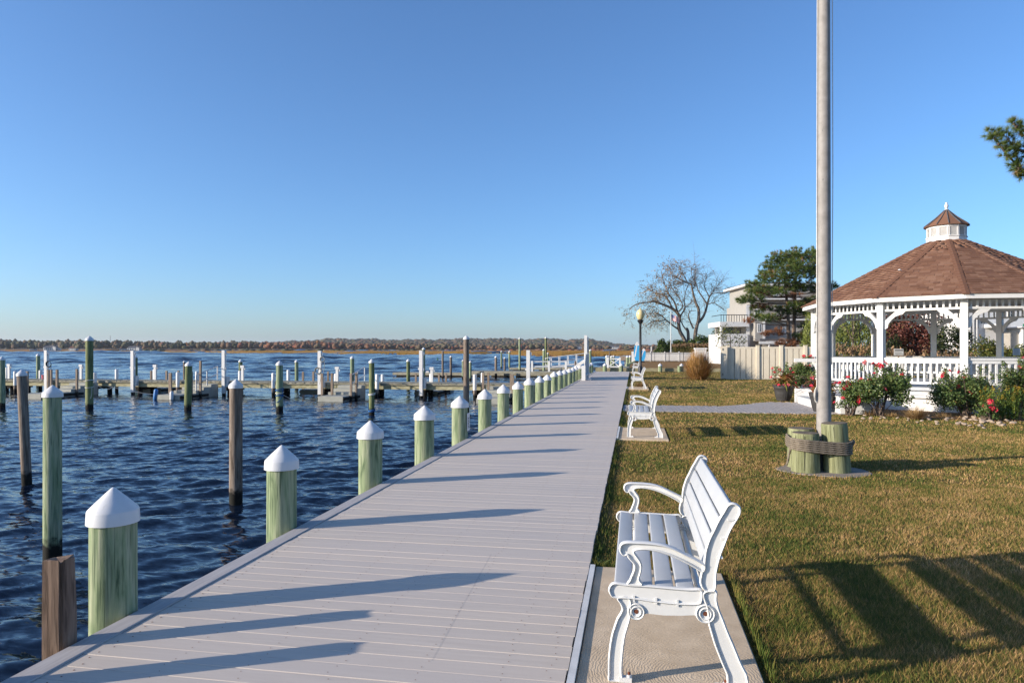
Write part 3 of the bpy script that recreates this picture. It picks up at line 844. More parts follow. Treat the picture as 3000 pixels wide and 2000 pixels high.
# ================================================================== benches
def make_bench():
    B = thing('bench', 'x', 'bench')
    zz = lambda L: [(x, z + 0.05) for x, z in L]
    back_rear = zz([(0.492, 0.796), (0.483, 0.77), (0.447, 0.707), (0.423, 0.644), (0.399, 0.577), (0.382, 0.498), (0.378, 0.425)])
    back_front = zz([(0.313, 0.457), (0.320, 0.502), (0.330, 0.536), (0.334, 0.574), (0.34, 0.611), (0.356, 0.662), (0.376, 0.704), (0.395, 0.746), (0.419, 0.788), (0.439, 0.822), (0.463, 0.83), (0.487, 0.818)])
    back = back_rear + [(0.352, 0.462), (0.325, 0.475)] + back_front[0:]
    rail = zz([(-0.095, 0.422), (-0.026, 0.418), (0.074, 0.418), (0.18, 0.415), (0.255, 0.414), (0.304, 0.417), (0.318, 0.405), (0.316, 0.370), (0.300, 0.350), (0.218, 0.344), (0.105, 0.348), (-0.01, 0.357), (-0.088, 0.356), (-0.109, 0.368), (-0.117, 0.395)])
    front_leg = zz([(-0.076, 0.354), (-0.062, 0.328), (-0.053, 0.301), (-0.062, 0.277), (-0.076, 0.253), (-0.089, 0.216), (-0.101, 0.176), (-0.109, 0.133), (-0.115, 0.085), (-0.118, 0.038), (-0.118, -0.021), (-0.115, -0.049),
                    (-0.058, -0.049), (-0.06, -0.012), (-0.06, 0.034), (-0.056, 0.082), (-0.051, 0.129), (-0.043, 0.177), (-0.033, 0.213), (-0.022, 0.252), (-0.015, 0.30), (-0.022, 0.354)])
    rear_leg = zz([(0.380, 0.414), (0.383, 0.372), (0.394, 0.327), (0.411, 0.286), (0.433, 0.227), (0.459, 0.167), (0.481, 0.112), (0.495, 0.079), (0.51, 0.05), (0.521, 0.024), (0.524, -0.049),
                   (0.446, -0.049), (0.437, 0.013), (0.433, 0.032), (0.415, 0.073), (0.396, 0.121), (0.378, 0.169), (0.363, 0.221), (0.352, 0.262), (0.345, 0.33), (0.326, 0.40)])
    arm_t = zz([(-0.066, 0.591), (-0.060, 0.612), (-0.036, 0.624), (0.018, 0.626), (0.08, 0.625), (0.141, 0.618), (0.194, 0.602), (0.243, 0.579), (0.291, 0.557), (0.330, 0.536)])
    arm_b = zz([(0.322, 0.504), (0.291, 0.521), (0.243, 0.546), (0.182, 0.572), (0.121, 0.59), (0.059, 0.597), (0.012, 0.592), (-0.001, 0.579)])
    sup_r = zz([(0.014, 0.557), (0.028, 0.536), (0.034, 0.511), (0.030, 0.482), (0.022, 0.45), (0.036, 0.425)])
    sup_l = zz([(-0.026, 0.424), (-0.018, 0.44), (-0.009, 0.463), (0.001, 0.488), (0.005, 0.51), (-0.003, 0.53), (-0.024, 0.553), (-0.030, 0.566), (-0.045, 0.562), (-0.059, 0.572)])
    arm = arm_t + arm_b + sup_r + sup_l
    apron = zz([(-0.02, 0.352), (0.10, 0.346), (0.30, 0.345), (0.348, 0.36), (0.352, 0.27), (0.332, 0.275), (0.293, 0.293), (0.274, 0.293), (0.218, 0.287), (0.142, 0.283), (0.063, 0.287), (0.03, 0.275), (-0.018, 0.268)])
    mb = MB()
    def outline(P, w=0.0065, d=0.0165, k=4):
        pts = crom([(x, 0, z) for x, z in P], k, closed=True)
        mb.tube(pts, 1, 8, ell=(w, d), closed=True, up=(0, 1, 0))
        mb.prism([(p[0], p[2]) for p in pts], -0.005, 0.005, axis='y')
    for P in (back, rail, front_leg, rear_leg): outline(P)
    outline(arm, 0.0065, 0.0175)
    mb.tube(crom([(x, 0, z) for x, z in arm_t], 4), 1, 8, ell=(0.007, 0.022), up=(0, 1, 0))
    mb.prism(apron, -0.006, 0.006, axis='y')
    for cx, cz, r in ((0.011, 0.294 + .05, 0.037), (0.334, 0.305 + .05, 0.041)):
        for rr in (r, r * 0.62):
            mb.tube([(cx + rr * math.cos(a), 0, cz + rr * math.sin(a)) for a in [2 * PI * k / 24 for k in range(24)]], 1, 8, ell=(0.006, 0.017), closed=True, up=(0, 1, 0))
        mb.prism([(cx + r * math.cos(2 * PI * k / 24), cz + r * math.sin(2 * PI * k / 24)) for k in range(24)], -0.008, 0.008, axis='y')
    for x, z in ((0.0, 0.437), (0.105, 0.433), (0.205, 0.430)): mb.box(x - 0.005, x + 0.005, -0.014, 0.014, z - 0.018 - .03, z + 0.012 - .03)
    for x, z in ((0.40, 0.60), (0.42, 0.69), (0.45, 0.78)): mb.box(x - 0.014, x + 0.014, -0.012, 0.012, z + .02, z + 0.028)
    for x in (-0.035, 0.415):                                           # bolt-down toes
        mb.box(x - 0.035, x + 0.025, -0.016, 0.016, 0, 0.022); mb.lathe([(0.013, 0.02), (0.012, 0.034)], 10, (x + 0.012, 0, 0))
    fm = mb.mesh('end_frame', M['white_paint'], 45)
    bolt = MB()
    for cx, cz in ((0.011, 0.344), (0.334, 0.355)):
        for k in (-1, 1): bolt.add([(cx + 0.0115 * math.cos(q * PI / 4), k * 0.0095, cz + 0.0115 * math.sin(q * PI / 4)) for q in range(8)], [tuple(range(8))])
    for x in (-0.023, 0.427): bolt.lathe([(0.007, 0.034), (0.007, 0.043), (0.002, 0.047)], 8, (x, 0, 0))
    bm_ = bolt.mesh('bolts', M['rust'])
    for y in (0.0, 1.5):
        f = link('end_frame', fm, B, (0, y, 0)); link('bolts', bm_, f)
    me = MB().box(-0.0435, 0.0435, 0.012, 1.488, -0.014, 0.014).mesh('seat_slat', M['slat_grey']); bevel_mesh(me, 0.008, 3); finish(me, None, 40)
    for i in range(4): link('seat_slat', me, B, (-0.052 + i * 0.0985, 0, 0.459 - i * 0.0015), (0, 0.03 - (0.10 if i == 0 else 0) * -0.6, 0))
    me = MB().box(-0.013, 0.013, 0.012, 1.488, -0.0425, 0.0425).mesh('back_slat', M['slat_grey']); bevel_mesh(me, 0.008, 3); finish(me, None, 40)
    for x, z, a in ((0.352, 0.566, 0.12), (0.372, 0.655, 0.27), (0.405, 0.743, 0.40), (0.445, 0.826, 0.47)): link('back_slat', me, B, (x, 0, z), (0, a, 0))
    for cx, cz in ((0.011, 0.344), (0.334, 0.355)):
        MB().tube([(cx, 0.01, cz), (cx, 1.49, cz)], 0.017, 12).build('stretcher_rod', M['white_paint'], B, smooth=50)
    return B
b0 = make_bench()
for i, (y, lab) in enumerate(((3.296, 'white cast bench with grey slats nearest to the viewer'), (12.655, 'second white slatted bench along the boardwalk, just before the brick path'),
                              (28.94, 'third white slatted bench along the boardwalk, in front of the street lamp'), (50.6, 'farthest small white bench at the end of the boardwalk'))):
    o = b0 if i == 0 else copy_tree(b0)
    o.location = (0, y, -0.02); o.scale = (0.981,) * 3
    tag(o, lab, 'bench', 'white benches along the boardwalk')

# ================================================================== flagpole with its timber posts
o = MB().lathe([(0.60, -0.12), (0.60, -0.050), (0.59, -0.042)], 40, wob=wobble(5, 0.03)).build('concrete_collar', M['concrete'], None, (2.50, 9.74, 0)); o.scale = (1, 0.78, 1)
tag(o, 'thin round concrete collar in the lawn under the flagpole posts', 'footing')
def stump(x, y, r, h, lean, label, seed):
    o = thing('timber_post', label, 'post', (x, y, LAWN), seed, 'posts roped around the flagpole')
    o.rotation_euler = (lean[0], lean[1], 0)
    prof = [(r * 1.05, -0.02), (r * 1.03, h * 0.3), (r, h * 0.7), (r * 0.985, h - 0.012), (r * 0.96, h)]
    link('shaft', MB().lathe(prof, 36, wob=wobble(seed, 0.02)).mesh('shaft', M['post_pale'], 45), o)
    MB().lathe([(r * 0.955, h + 0.001), (r * 0.93, h + 0.006)], 36, wob=wobble(seed, 0.02)).build('cut_top', M['endgrain'], o)
    mb = MB()
    for q, a in enumerate((-1.9, -1.2, -2.5)):
        rr = r * 1.012
        pts = [(rr * math.cos(a + 0.05 * math.sin(t_ * 3 + q)), rr * math.sin(a + 0.05 * math.sin(t_ * 3 + q)), h * t_) for t_ in [0.05 + 0.9 * k / 8 for k in range(9)]]
        mb.tube(pts, 0.0016 if q else 0.003, 5)
    mb.build('drying_crack', M['near_black'], o)
    return o
stump(2.24, 9.60, 0.170, 0.50, (0, 0), 'short timber post at the front left of the flagpole', 61)
stump(2.65, 9.66, 0.166, 0.63, (0, -0.06), 'taller timber post at the front right of the flagpole', 62)
stump(2.27, 9.97, 0.172, 0.52, (0, 0), 'timber post at the back left of the flagpole', 63)
# rope: six wraps round the three posts
def hull_path(cs, r, n=96):
    pts = []
    for cx, cy in cs:
        for k in range(40):
            a = 2 * PI * k / 40; pts.append((cx + r * math.cos(a), cy + r * math.sin(a)))
    pts = sorted(set(pts))
    def half(p):
        h = []
        for q in p:
            while len(h) > 1 and (h[-1][0] - h[-2][0]) * (q[1] - h[-2][1]) - (h[-1][1] - h[-2][1]) * (q[0] - h[-2][0]) <= 0: h.pop()
            h.append(q)
        return h
    H = half(pts)[:-1] + half(pts[::-1])[:-1]
    P = [Vector((*h, 0)) for h in H]; Ls = [0]
    for i in range(len(P)): Ls.append(Ls[-1] + (P[(i + 1) % len(P)] - P[i]).length)
    out = []; j = 0
    for k in range(n):
        s = Ls[-1] * k / n
        while Ls[j + 1] < s: j += 1
        out.append(P[j].lerp(P[(j + 1) % len(P)], (s - Ls[j]) / (Ls[j + 1] - Ls[j] + 1e-9)))
    return out
hp = hull_path([(2.24, 9.60), (2.635, 9.66), (2.27, 9.97)], 0.190, 260)
rope = thing('rope_coil', 'thick tan rope wrapped six times round the flagpole posts', 'rope', (0, 0, LAWN))
for w in range(6):
    pts = [(p.x + 0.004 * math.sin(k * .1 + w), p.y, 0.272 + w * 0.027 + 0.022 * math.sin((p.x - 2.2) * 4.2 + 2.6) * (1 - w * .06) - 0.02 * (p.x - 2.4)) for k, p in enumerate(hp)]
    MB().tube(pts, 0.0135, 12, closed=True, lobe=(0.20, 62)).build('wrap', M['rope_tan'], rope, smooth=70)
pts = crom([(2.80, 9.60, 0.33), (2.83, 9.58, 0.38), (2.84, 9.62, 0.41), (2.80, 9.55, 0.40), (2.74, 9.50, 0.385), (2.66, 9.475, 0.37)], 8)
MB().tube(pts, 0.0135, 12, lobe=(0.2, 62)).build('knot_end', M['rope_tan'], rope, smooth=70)
MB().tube(crom([(2.06, 9.62, 0.30), (2.045, 9.64, 0.2), (2.03, 9.66, 0.10), (2.02, 9.68, 0.06)], 8), 0.0135, 12, lobe=(0.2, 62)).build('hanging_end', M['rope_tan'], rope, smooth=70)
# pole
fp = thing('flagpole', 'tall grey galvanised flagpole rising past the top of the photo', 'flagpole', (2.555, 9.93, LAWN))
MB().lathe([(0.094, 0), (0.0915, 2.0), (0.080, 6.0), (0.062, 10.5), (0.0, 10.52)], 36).build('pole', M['galv'], fp, smooth=50)
MB().lathe([(0.0, 10.5), (0.09, 10.56), (0.11, 10.62), (0.09, 10.70), (0.0, 10.74)], 16).build('finial', M['galv'], fp, smooth=80)
cl = MB(); cl.cbox((-0.104, -0.035, 0.98), (0.022, 0.03, 0.05)); cl.tube(crom([(-0.115, -0.045, 0.90), (-0.125, -0.05, 0.95), (-0.122, -0.05, 1.01), (-0.112, -0.045, 1.06)], 5), [0.008] * 3 + [0.014] * 10 + [0.008] * 3, 8)
c_ = cl.build('cleat', M['galv'], fp, smooth=60)
MB().tube(crom([(-0.11, -0.045, 1.09), (-0.135, -0.05, 1.02), (-0.13, -0.05, 0.93), (-0.105, -0.045, 0.885), (-0.10, -0.04, 0.95), (-0.10, -0.04, 1.3), (-0.099, -0.03, 3.0), (-0.075, 0, 10.4)], 6), 0.0055, 6).build('halyard', M['rope_white'], fp, smooth=60)
MB().tube([(0.097, -0.02, 1.4), (0.110, -0.02, 4.0), (0.098, -0.02, 8.0), (0.07, 0, 10.4)], 0.0055, 6).build('halyard', M['rope_white'], fp, smooth=60)

# ================================================================== street lamp
lp = thing('street_lamp', 'black street lamp with an unlit yellowish acorn globe beside the lawn', 'lamp', (0.44, 47.6, LAWN))
def flute(a, z): return 1 + (0.05 * math.cos(12 * a) if 0.5 < z < 3.5 else 0)
MB().lathe([(0.20, 0), (0.20, 0.10), (0.17, 0.14), (0.15, 0.45), (0.11, 0.52), (0.085, 0.60), (0.078, 2.0), (0.070, 3.30), (0.09, 3.34), (0.075, 3.38), (0.085, 3.44), (0.13, 3.52), (0.20, 3.62), (0.215, 3.66), (0.19, 3.70), (0.12, 3.72)], 24, wob=flute).build('post', M['black_iron'], lp, smooth=40)
MB().lathe([(0.13, 3.725), (0.185, 3.77), (0.25, 3.92), (0.278, 4.08), (0.268, 4.20), (0.215, 4.32), (0.13, 4.41), (0.03, 4.45)], 24).build('globe', M['globe'], lp, smooth=70)
MB().lathe([(0.03, 4.452), (0.04, 4.47), (0.02, 4.50), (0.012, 4.55), (0.0, 4.57)], 12).build('finial', M['globe'], lp, smooth=70)

# ================================================================== the long pier
PY0, PY1, PZ = 36.9, 38.95, -0.27
pier = thing('pier', 'long low weathered pier running out across the water from the boardwalk', 'pier', (0, 0, 0))
mb = MB(); x = -2.95
while x > -62:
    j = random.uniform(-0.006, 0.006)
    mb.box(x - 0.137, x, PY0 + random.uniform(-0.03, 0.02), PY1, PZ - 0.04, PZ + j); x -= 0.142
tag(mb.build('deck_planks', M['dock_wood'], pier), kind='stuff')
POSTX = [-5.66 - 6.07 * k for k in range(7)]
for k in range(10):
    x1 = -2.95 - 6.07 * k; x0 = x1 - 6.05
    MB().box(x0, x1, PY0 + 0.02, PY0 + 0.07, PZ - 0.12, PZ - 0.043).build('rim_board', M['dock_wood'], pier)
    MB().box(x0, x1, PY0 + 0.10, PY0 + 0.16, PZ - 0.36, PZ - 0.15).build('stringer', M['dock_beam'], pier)
    MB().box(x0, x1, PY1 - 0.2, PY1 - 0.14, PZ - 0.36, PZ - 0.05).build('stringer', M['dock_beam'], pier)
    for xx in (x1 - 2.7, x1 - 5.8):
        MB().box(xx - 0.12, xx + 0.12, PY0 + 0.18, PY1 - 0.22, PZ - 0.55, PZ - 0.30).build('cap_beam', M['near_black'], pier)
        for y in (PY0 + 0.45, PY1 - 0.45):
            MB().lathe([(0.15, -2.4), (0.14, PZ - 0.3)], 12, (xx, y, 0)).build('support_pile', M['near_black'], pier, smooth=50)
for k in range(0, 9):
    mb = MB(); x = -6.5 - 6.07 * k; mb.cbox((x, PY0 + 0.25, PZ + 0.035), (0.34, 0.05, 0.025)); mb.cbox((x, PY0 + 0.25, PZ + 0.015), (0.08, 0.05, 0.03))
    mb.build('dock_cleat', M['galv'], pier)
# tall white posts on the pier
ANC = 'tall white posts on the pier'
for k, x in enumerate(POSTX):
    o = thing('tall_post', f'{ORD[k]} tall square white post on the pier, counting from the boardwalk', 'post', (x, PY0 - 0.14, 0), 0, ANC)
    MB().box(-0.095, 0.095, -0.095, 0.095, -0.95, 1.60 - 0.02 * k % 0.05).build('post', M['white_vinyl'], o)
    MB().lathe([(0.115, -2.3), (0.11, -0.955)], 12).build('post_foot', M['pile_grey'], o, smooth=50)
    MB().box(0.10, 0.25, -0.02, 0.2, PZ - 0.3, 0.05).build('side_sleeve', M['white_worn'], o)
    mb = MB(); mb.cbox((0.13, -0.02, 0.52), (0.07, 0.1, 0.16)); mb.cbox((-0.13, -0.02, 0.55), (0.07, 0.1, 0.09)); mb.build('socket_box', M['white_plastic'], o)
    mb = MB(); mb.cbox((0.135, 0.0, 1.40), (0.08, 0.12, 0.16)); mb.build('lamp_box', M['white_plastic'], o)
def hose(x, z, m, label, r=0.16):
    mb = MB()
    for q in range(4):
        pts = [(r * (1 + 0.06 * q) * math.cos(a), -0.12 - 0.018 * q, r * 1.15 * math.sin(a) + 0.01 * q) for a in [2 * PI * k / 22 for k in range(22)]]
        mb.tube(pts, 0.014, 6, closed=True)
    mb.tube([(r, -0.14, 0), (r * 1.1, -0.16, -0.4), (r * 0.7, -0.16, -0.75)], 0.014, 6)
    o = mb.build('hose_coil', M[m], None, (x, PY0 - 0.14, z), smooth=60); tag(o, label, 'hose', 'hoses hung on the pier posts')
hose(POSTX[5] + 0.30, 0.72, 'black_iron', 'black hose coil hanging on the far left white pier post')
hose(POSTX[2] - 0.05, 0.40, 'float_grey', 'pale hose coil hung on the middle white pier post')
hose(POSTX[2] + 0.22, 1.05, 'float_grey', 'thin pale hose looped high on the middle white pier post', 0.12)
# white sleeved piles: front row stands in the water, back row rises through the deck
slv = MB().lathe([(0.105, -0.33), (0.105, 0.50), (0.09, 0.545), (0.05, 0.56)], 18).mesh('sleeve', M['white_vinyl'], 45)
ft = MB().lathe([(0.11, -2.0), (0.10, -0.335)], 14).mesh('pile_foot', M['pile_grey'], 45)
for i, (px, yt) in enumerate(((45, 1087), (278, 1091), (521, 1090), (801, 1092), (1105, 1095), (1391, 1096))):
    Y = PY0 - 0.15; x = xatY(px, Y); d = x * FX + Y * FY
    o = thing('sleeved_pile', f'{ORD[i]} white sleeved pile at the front edge of the pier, counting from the left', 'pile', (x, Y, zat(yt, d) - 0.56), 0, 'white sleeved piles in front of the pier')
    link('sleeve', slv, o); link('pile_foot', ft, o)
for i, (px, yt) in enumerate(((21, 1076), (119, 1084), (231, 1085), (342, 1081), (453, 1081), (577, 1087), (703, 1086), (845, 1083), (984, 1094), (1121, 1096), (1263, 1094), (1414, 1091))):
    Y = PY1 + 0.14; x = xatY(px, Y); d = x * FX + Y * FY
    o = thing('sleeved_pile', f'{ORD[i]} short white sleeved pile at the back edge of the pier, from the left', 'pile', (x, Y, zat(yt, d) - 0.56), 0, 'white sleeved piles behind the pier')
    link('sleeve', slv, o); link('pile_foot', ft, o)
for i, (px, yt) in enumerate(((27, 1066), (238, 1067), (455, 1068), (711, 1070), (988, 1074), (1265, 1075))):
    Y = PY1 - 0.35; x = xatY(px, Y); d = x * FX + Y * FY; h = zat(yt, d) - PZ
    o = thing('power_pedestal', f'{ORD[i]} white power pedestal on the pier, counting from the left', 'pedestal', (x, Y, PZ), 0, 'power pedestals on the pier')
    MB().box(-0.075, 0.075, -0.06, 0.06, 0, h - 0.16).build('column', M['white_vinyl'], o)
    MB().box(-0.12, 0.12, -0.08, 0.08, h - 0.158, h).build('head', M['white_plastic'], o)
    MB().lathe([(0.05, 0), (0.05, 0.08), (0.02, 0.1)], 10, (0.16, 0, h - 0.26)).build('lamp', M['white_plastic'], o, smooth=50)
# red bucket on deck
o = MB().lathe([(0.10, 0), (0.13, 0.26), (0.12, 0.27)], 14).build('bucket', M['flag_red'], None, (xatY(128, 38.2), 38.2, PZ + 0.005), smooth=50); tag(o, 'small dark red bucket on the left part of the pier', 'bucket')

# floating finger docks
def finger(x, y0, y1, w, label, posts, steps=True, rail=False, group='floating finger docks beside the pier'):
    o = thing('finger_dock', label, 'dock', (x, y0, WATER), 0, group)
    L = y1 - y0; n = max(2, int(L / 0.62))
    for k in range(n):
        a = k * L / n; h = 0.27
        if steps and k >= n - 3: h = 0.27 + 0.15 * (k - (n - 4))
        MB().box(-w / 2 + random.uniform(0, .015), w / 2, a + 0.008, a + L / n - 0.008, -0.12, h).build('float_block', M['float_grey'], o)
    MB().box(-w / 2 - 0.045, -w / 2 - 0.005, 0, L * 0.72, 0.05, 0.2).build('waler', M['near_black'], o)
    MB().box(w / 2 + 0.005, w / 2 + 0.045, 0, L * 0.72, 0.05, 0.2).build('waler', M['near_black'], o)
    for (sx, py, h) in posts:
        MB().box(sx - 0.055, sx + 0.055, py - 0.05, py + 0.05, -0.1, h).build('guide_post', M['post_pink'], o)
    if rail:
        mb = MB(); a, b = (w / 2 - 0.05, L - 2.0, 0.36), (w / 2 - 0.05, L, 1.0)
        mb.tube([(a[0], a[1], a[2] + 0.95), (b[0], b[1], b[2] + 0.75)], 0.03, 8); mb.tube([(a[0], a[1], a[2] + 0.45), (b[0], b[1], b[2] + 0.3)], 0.03, 8)
        for t_ in (0.0, 0.5, 1.0): mb.tube([(a[0], a[1] + 2 * t_, a[2] + 0.6 * t_), (a[0], a[1] + 2 * t_, a[2] + 0.95 + 0.44 * t_)], 0.035, 8)
        mb.build('ramp_rail', M['white_worn'], o, smooth=50)
    return o
finger(-33.0, 32.6, 36.7, 1.4, 'first floating finger dock from the left, with several wooden guide posts', [(-0.78, 0.6, 1.5), (-0.78, 2.2, 1.55), (0.78, 0.4, 1.6), (0.78, 1.0, 1.6), (0.78, 2.4, 1.6), (0.3, 3.8, 1.7)])
finger(-24.9, 33.2, 36.7, 1.4, 'floating finger dock with a blue float at its corner and ramp rails', [(-0.78, 1.2, 1.4), (0.78, 0.9, 1.5), (0.78, 1.7, 2.1), (-0.2, 0.5, 1.45)], rail=True)
finger(-15.7, 33.6, 36.7, 1.4, 'floating finger dock with four tall wooden guide posts and ramp rail', [(-0.78, 0.7, 1.45), (-0.4, 1.1, 1.45), (0.78, 0.9, 1.45), (0.78, 1.6, 1.45)], rail=True)
finger(-7.1, 33.6, 36.7, 1.5, 'floating finger dock nearest to the boardwalk, half hidden by its piles', [(-0.8, 1.9, 1.5), (-0.6, 2.3, 1.5), (0.8, 1.9, 1.4), (0.6, 2.5, 1.4)])
G2 = 'finger docks behind the pier'
finger(-30.6, 39.2, 43.0, 1.4, 'left finger dock behind the pier, only its posts and edge showing', [(-0.78, 1, 1.35), (0.2, 1.2, 1.35), (0.78, 1.6, 1.35)], steps=False, group=G2)
finger(-19.6, 39.2, 43.0, 1.4, 'middle finger dock behind the pier with four short posts', [(-0.9, 0.8, 1.35), (-0.4, 1.2, 1.35), (0.5, 1.4, 1.35), (0.9, 1.8, 1.35)], steps=False, group=G2)
finger(-12.2, 39.2, 43.0, 1.4, 'right finger dock behind the pier with clustered wooden posts', [(-0.9, 0.8, 1.3), (-0.6, 1.2, 1.3), (0.5, 1.0, 1.3), (0.8, 1.5, 1.3)], steps=False, group=G2)
o = MB().lathe([(0.02, 0), (0.10, 0.03), (0.11, 0.08), (0.11, 0.52), (0.09, 0.58), (0.03, 0.61)], 16).build('fender', M['blue_plastic'], None, (-25.72, 33.25, WATER - 0.02), (0.0, 0.12, 0), smooth=60); tag(o, 'blue plastic fender at the corner of a finger dock', 'fender')
o = MB().lathe([(0.02, 0), (0.09, 0.03), (0.1, 0.08), (0.1, 0.42), (0.08, 0.47), (0.03, 0.5)], 16).build('fender', M['white_plastic'], None, (-24.6, 33.1, WATER - 0.02), smooth=60); tag(o, 'white fender hanging on the finger dock beside the blue one', 'fender')

# distant floating docks, gangway, buoy
def float_dock(x0, x1, y0, y1, label):
    o = thing('floating_dock', label, 'dock', ((x0 + x1) / 2, (y0 + y1) / 2, WATER), 0, 'distant floating docks')
    w, h = (x1 - x0) / 2, (y1 - y0) / 2
    MB().box(-w, w, -h, h, 0.30, 0.42).build('deck', M['dock_wood'], o)
    MB().box(-w, w, -h - 0.05, -h - 0.005, 0.18, 0.44).build('waler', M['dock_wood'], o)
    n = max(2, int(w * 2 / 2.4))
    for k in range(n):
        a = -w + (k + 0.15) * 2 * w / n; MB().box(a, a + 1.5 * w / n, -h + 0.05, h - 0.05, -0.15, 0.295).build('float', M['near_black'], o)
    for k in range(3): MB().box(-w + (k + 0.6) * 2 * w / 3.4, -w + (k + 0.6) * 2 * w / 3.4 + 0.3, -h + 0.1, -h + 0.3, 0.425, 0.60).build('dock_box', M['white_worn'], o)
float_dock(-24.5, -4.5, 67.2, 69.4, 'long grey floating dock beyond the pier, in front of the gangway')
float_dock(-16.4, -9.4, 89.5, 91.5, 'short far floating dock behind the gangway foot')
float_dock(-6.4, -2.4, 92.5, 94.0, 'white topped far float beyond the end of the boardwalk')
gw = thing('gangway', 'white aluminium gangway with tube railings sloping down to the floating dock', 'gangway', (0, 0, 0))
A = Vector((*dp(1612, 75), -0.22)); Bq = Vector((*dp(1713, 75), 0.24)); off = Vector((0, 1.2, 0))
MB().beam(A + off / 2, Bq + off / 2, 1.2, 0.10).build('walkway', M['white_worn'], gw)
for nm, o_ in (('railing', Vector((0, 0, 0))), ('railing', off)):
    mb = MB(); up = Vector((0, 0, 1.05))
    mb.tube([A + o_ + up, Bq + o_ + up], 0.04, 8); mb.beam(A + o_, Bq + o_, 0.05, 0.16)
    mb.tube([A + o_ + up * .5, Bq + o_ + up * .5], 0.025, 6)
    for k in range(5):
        p = A.lerp(Bq, k / 4) + o_; mb.tube([p, p + up], 0.035, 6)
    mb.tube(crom([tuple(A + o_ + up), tuple(A + o_ + up * .9 - Vector((.6, 0, 0))), tuple(A + o_ + up * .45 - Vector((.8, 0, 0))), tuple(A + o_ + up * .1 - Vector((.35, 0, 0)))], 5), 0.035, 6)
    mb.build(nm, M['white_vinyl'], gw, smooth=50)
lr = thing('landing_rail', 'white landing railing with square posts left of the gangway', 'railing', (0, 0, 0))
for px in (1559, 1608.5, 1658): MB().box(-0.09, 0.09, -0.09, 0.09, -0.4, 0.62).build('post', M['white_vinyl'], lr, (*dp(px, 64), 0))
a, b = dp(1559, 64), dp(1658, 64)
MB().beam((*a, 0.56), (*b, 0.56), 0.1, 0.11).build('top_rail', M['white_vinyl'], lr); MB().beam((*a, 0.10), (*b, 0.10), 0.1, 0.14).build('mid_rail', M['white_vinyl'], lr)
tag(MB().box(-15.6, -6.0, 63.0, 66.2, -0.55, -0.38).build('landing_deck', M['dock_wood']), 'grey timber landing deck under the white landing railing', 'dock')
o = MB().lathe([(0.02, 0), (0.28, 0.05), (0.30, 0.3), (0.18, 0.5), (0.14, 1.1), (0.05, 1.2)], 14).build('buoy', M['green_paint'], None, (*dp(1282, 158), WATER - 0.1), smooth=60); tag(o, 'small green channel buoy floating beyond the docks', 'buoy')
# white board screen and tall gate posts where the pier leaves the boardwalk
gp_ = thing('pier_gate', 'tall white gate posts with sloping board panel at the pier entrance', 'gate', (-2.62, 36.2, 0.0))
for y, h in ((1.65, 2.42), (2.9, 2.34)): MB().box(-0.08, 0.08, y - 0.08, y + 0.08, 0, h).build('gate_post', M['white_vinyl'], gp_)
MB().box(-0.10, 0.10, -0.10, 0.10, 0, 0.78).build('newel', M['white_vinyl'], gp_)
for k in range(26):
    y = 0.12 + k * 0.165; z = 0.76 if y < 0.6 else min(1.42, 0.76 + (y - 0.6) * 0.75)
    if y > 3.0: z = 1.42
    if 1.55 < y < 1.75 or 2.8 < y < 3.0: continue
    MB().box(-0.02, 0.02, y, y + 0.15, 0.05, z).build('board', M['white_vinyl'], gp_)
MB().box(-0.035, 0.035, 0.1, 4.4, 0.20, 0.27, Matrix.Translation((0.056, 0, 0))).build('rail', M['white_vinyl'], gp_)
MB().box(-0.085, 0.085, 1.74, 2.81, 2.15, 2.33).build('header', M['white_vinyl'], gp_)
MB().box(-0.02, 0.02, 1.74, 2.81, 1.45, 2.145).build('gate_panel', M['white_vinyl'], gp_)
MB().cbox((0.25, 0.5, 0.05), (0.3, 0.9, 0.09)).build('step_block', M['white_worn'], gp_)
rr = thing('ramp_handrail', 'thick white sloping handrail of the pier ramp behind the boardwalk piles', 'railing', (0, 0, 0))
a, b = Vector((*dp(1674, 40.5), 0.42)), Vector((*dp(1712, 40.5), 0.98))
MB().beam(a, b, 0.12, 0.16).build('rail', M['white_vinyl'], rr)
for t_ in (0.05, 0.65): p = a.lerp(b, t_); MB().box(-0.06, 0.06, -0.06, 0.06, -1.3 - p.z, -0.085).build('post', M['white_vinyl'], rr, p)

# ================================================================== far end: bulkhead, X gate, small piles
bk = thing('bulkhead', 'low pale timber bulkhead across the end of the boardwalk and lawn', 'bulkhead', (0, 54.65, 0))
for k in range(11):
    for r_ in range(2): MB().box(-3.0 + k * 3.6, -3.0 + k * 3.6 + 3.585, -0.05 + r_ * 0.012, 0.09, -0.10 + r_ * 0.16, 0.055 + r_ * 0.16).build('timber', M['bulkhead'], bk)
MB().box(-3.0, -0.5, -0.05, 0.6, -1.8, -0.105).build('sheeting', M['near_black'], bk)
small = shaft_mesh(0.15, -0.6, 0.40, M['pile_green'], 3)
for i, px in enumerate((1772, 1820, 1934, 1990, 1997)):
    x = xatY(px, 54.2); o = thing('bollard', f'{ORD[i]} short green capped bollard before the timber bulkhead, from the left', 'bollard', (x, 54.25 - (0.4 if i == 3 else 0), 0), i, 'green bollards at the bulkhead')
    link('shaft', small, o)
    if i != 3: link('cap', cap_me, o, (0, 0, 0.385))
xg = thing('cross_gate', 'white wooden gate with an X brace on the far dock', 'gate', (0, 56.6, 0.17))
x0, x1 = xatY(1777, 56.6), xatY(1816, 56.6)
for x in (x0, x0 + 0.12, x1): MB().box(x - 0.07, x + 0.07, -0.07 + (0.5 if x == x0 else 0), 0.07 + (0.5 if x == x0 else 0), -0.6, 0.86).build('post', M['white_vinyl'], xg)
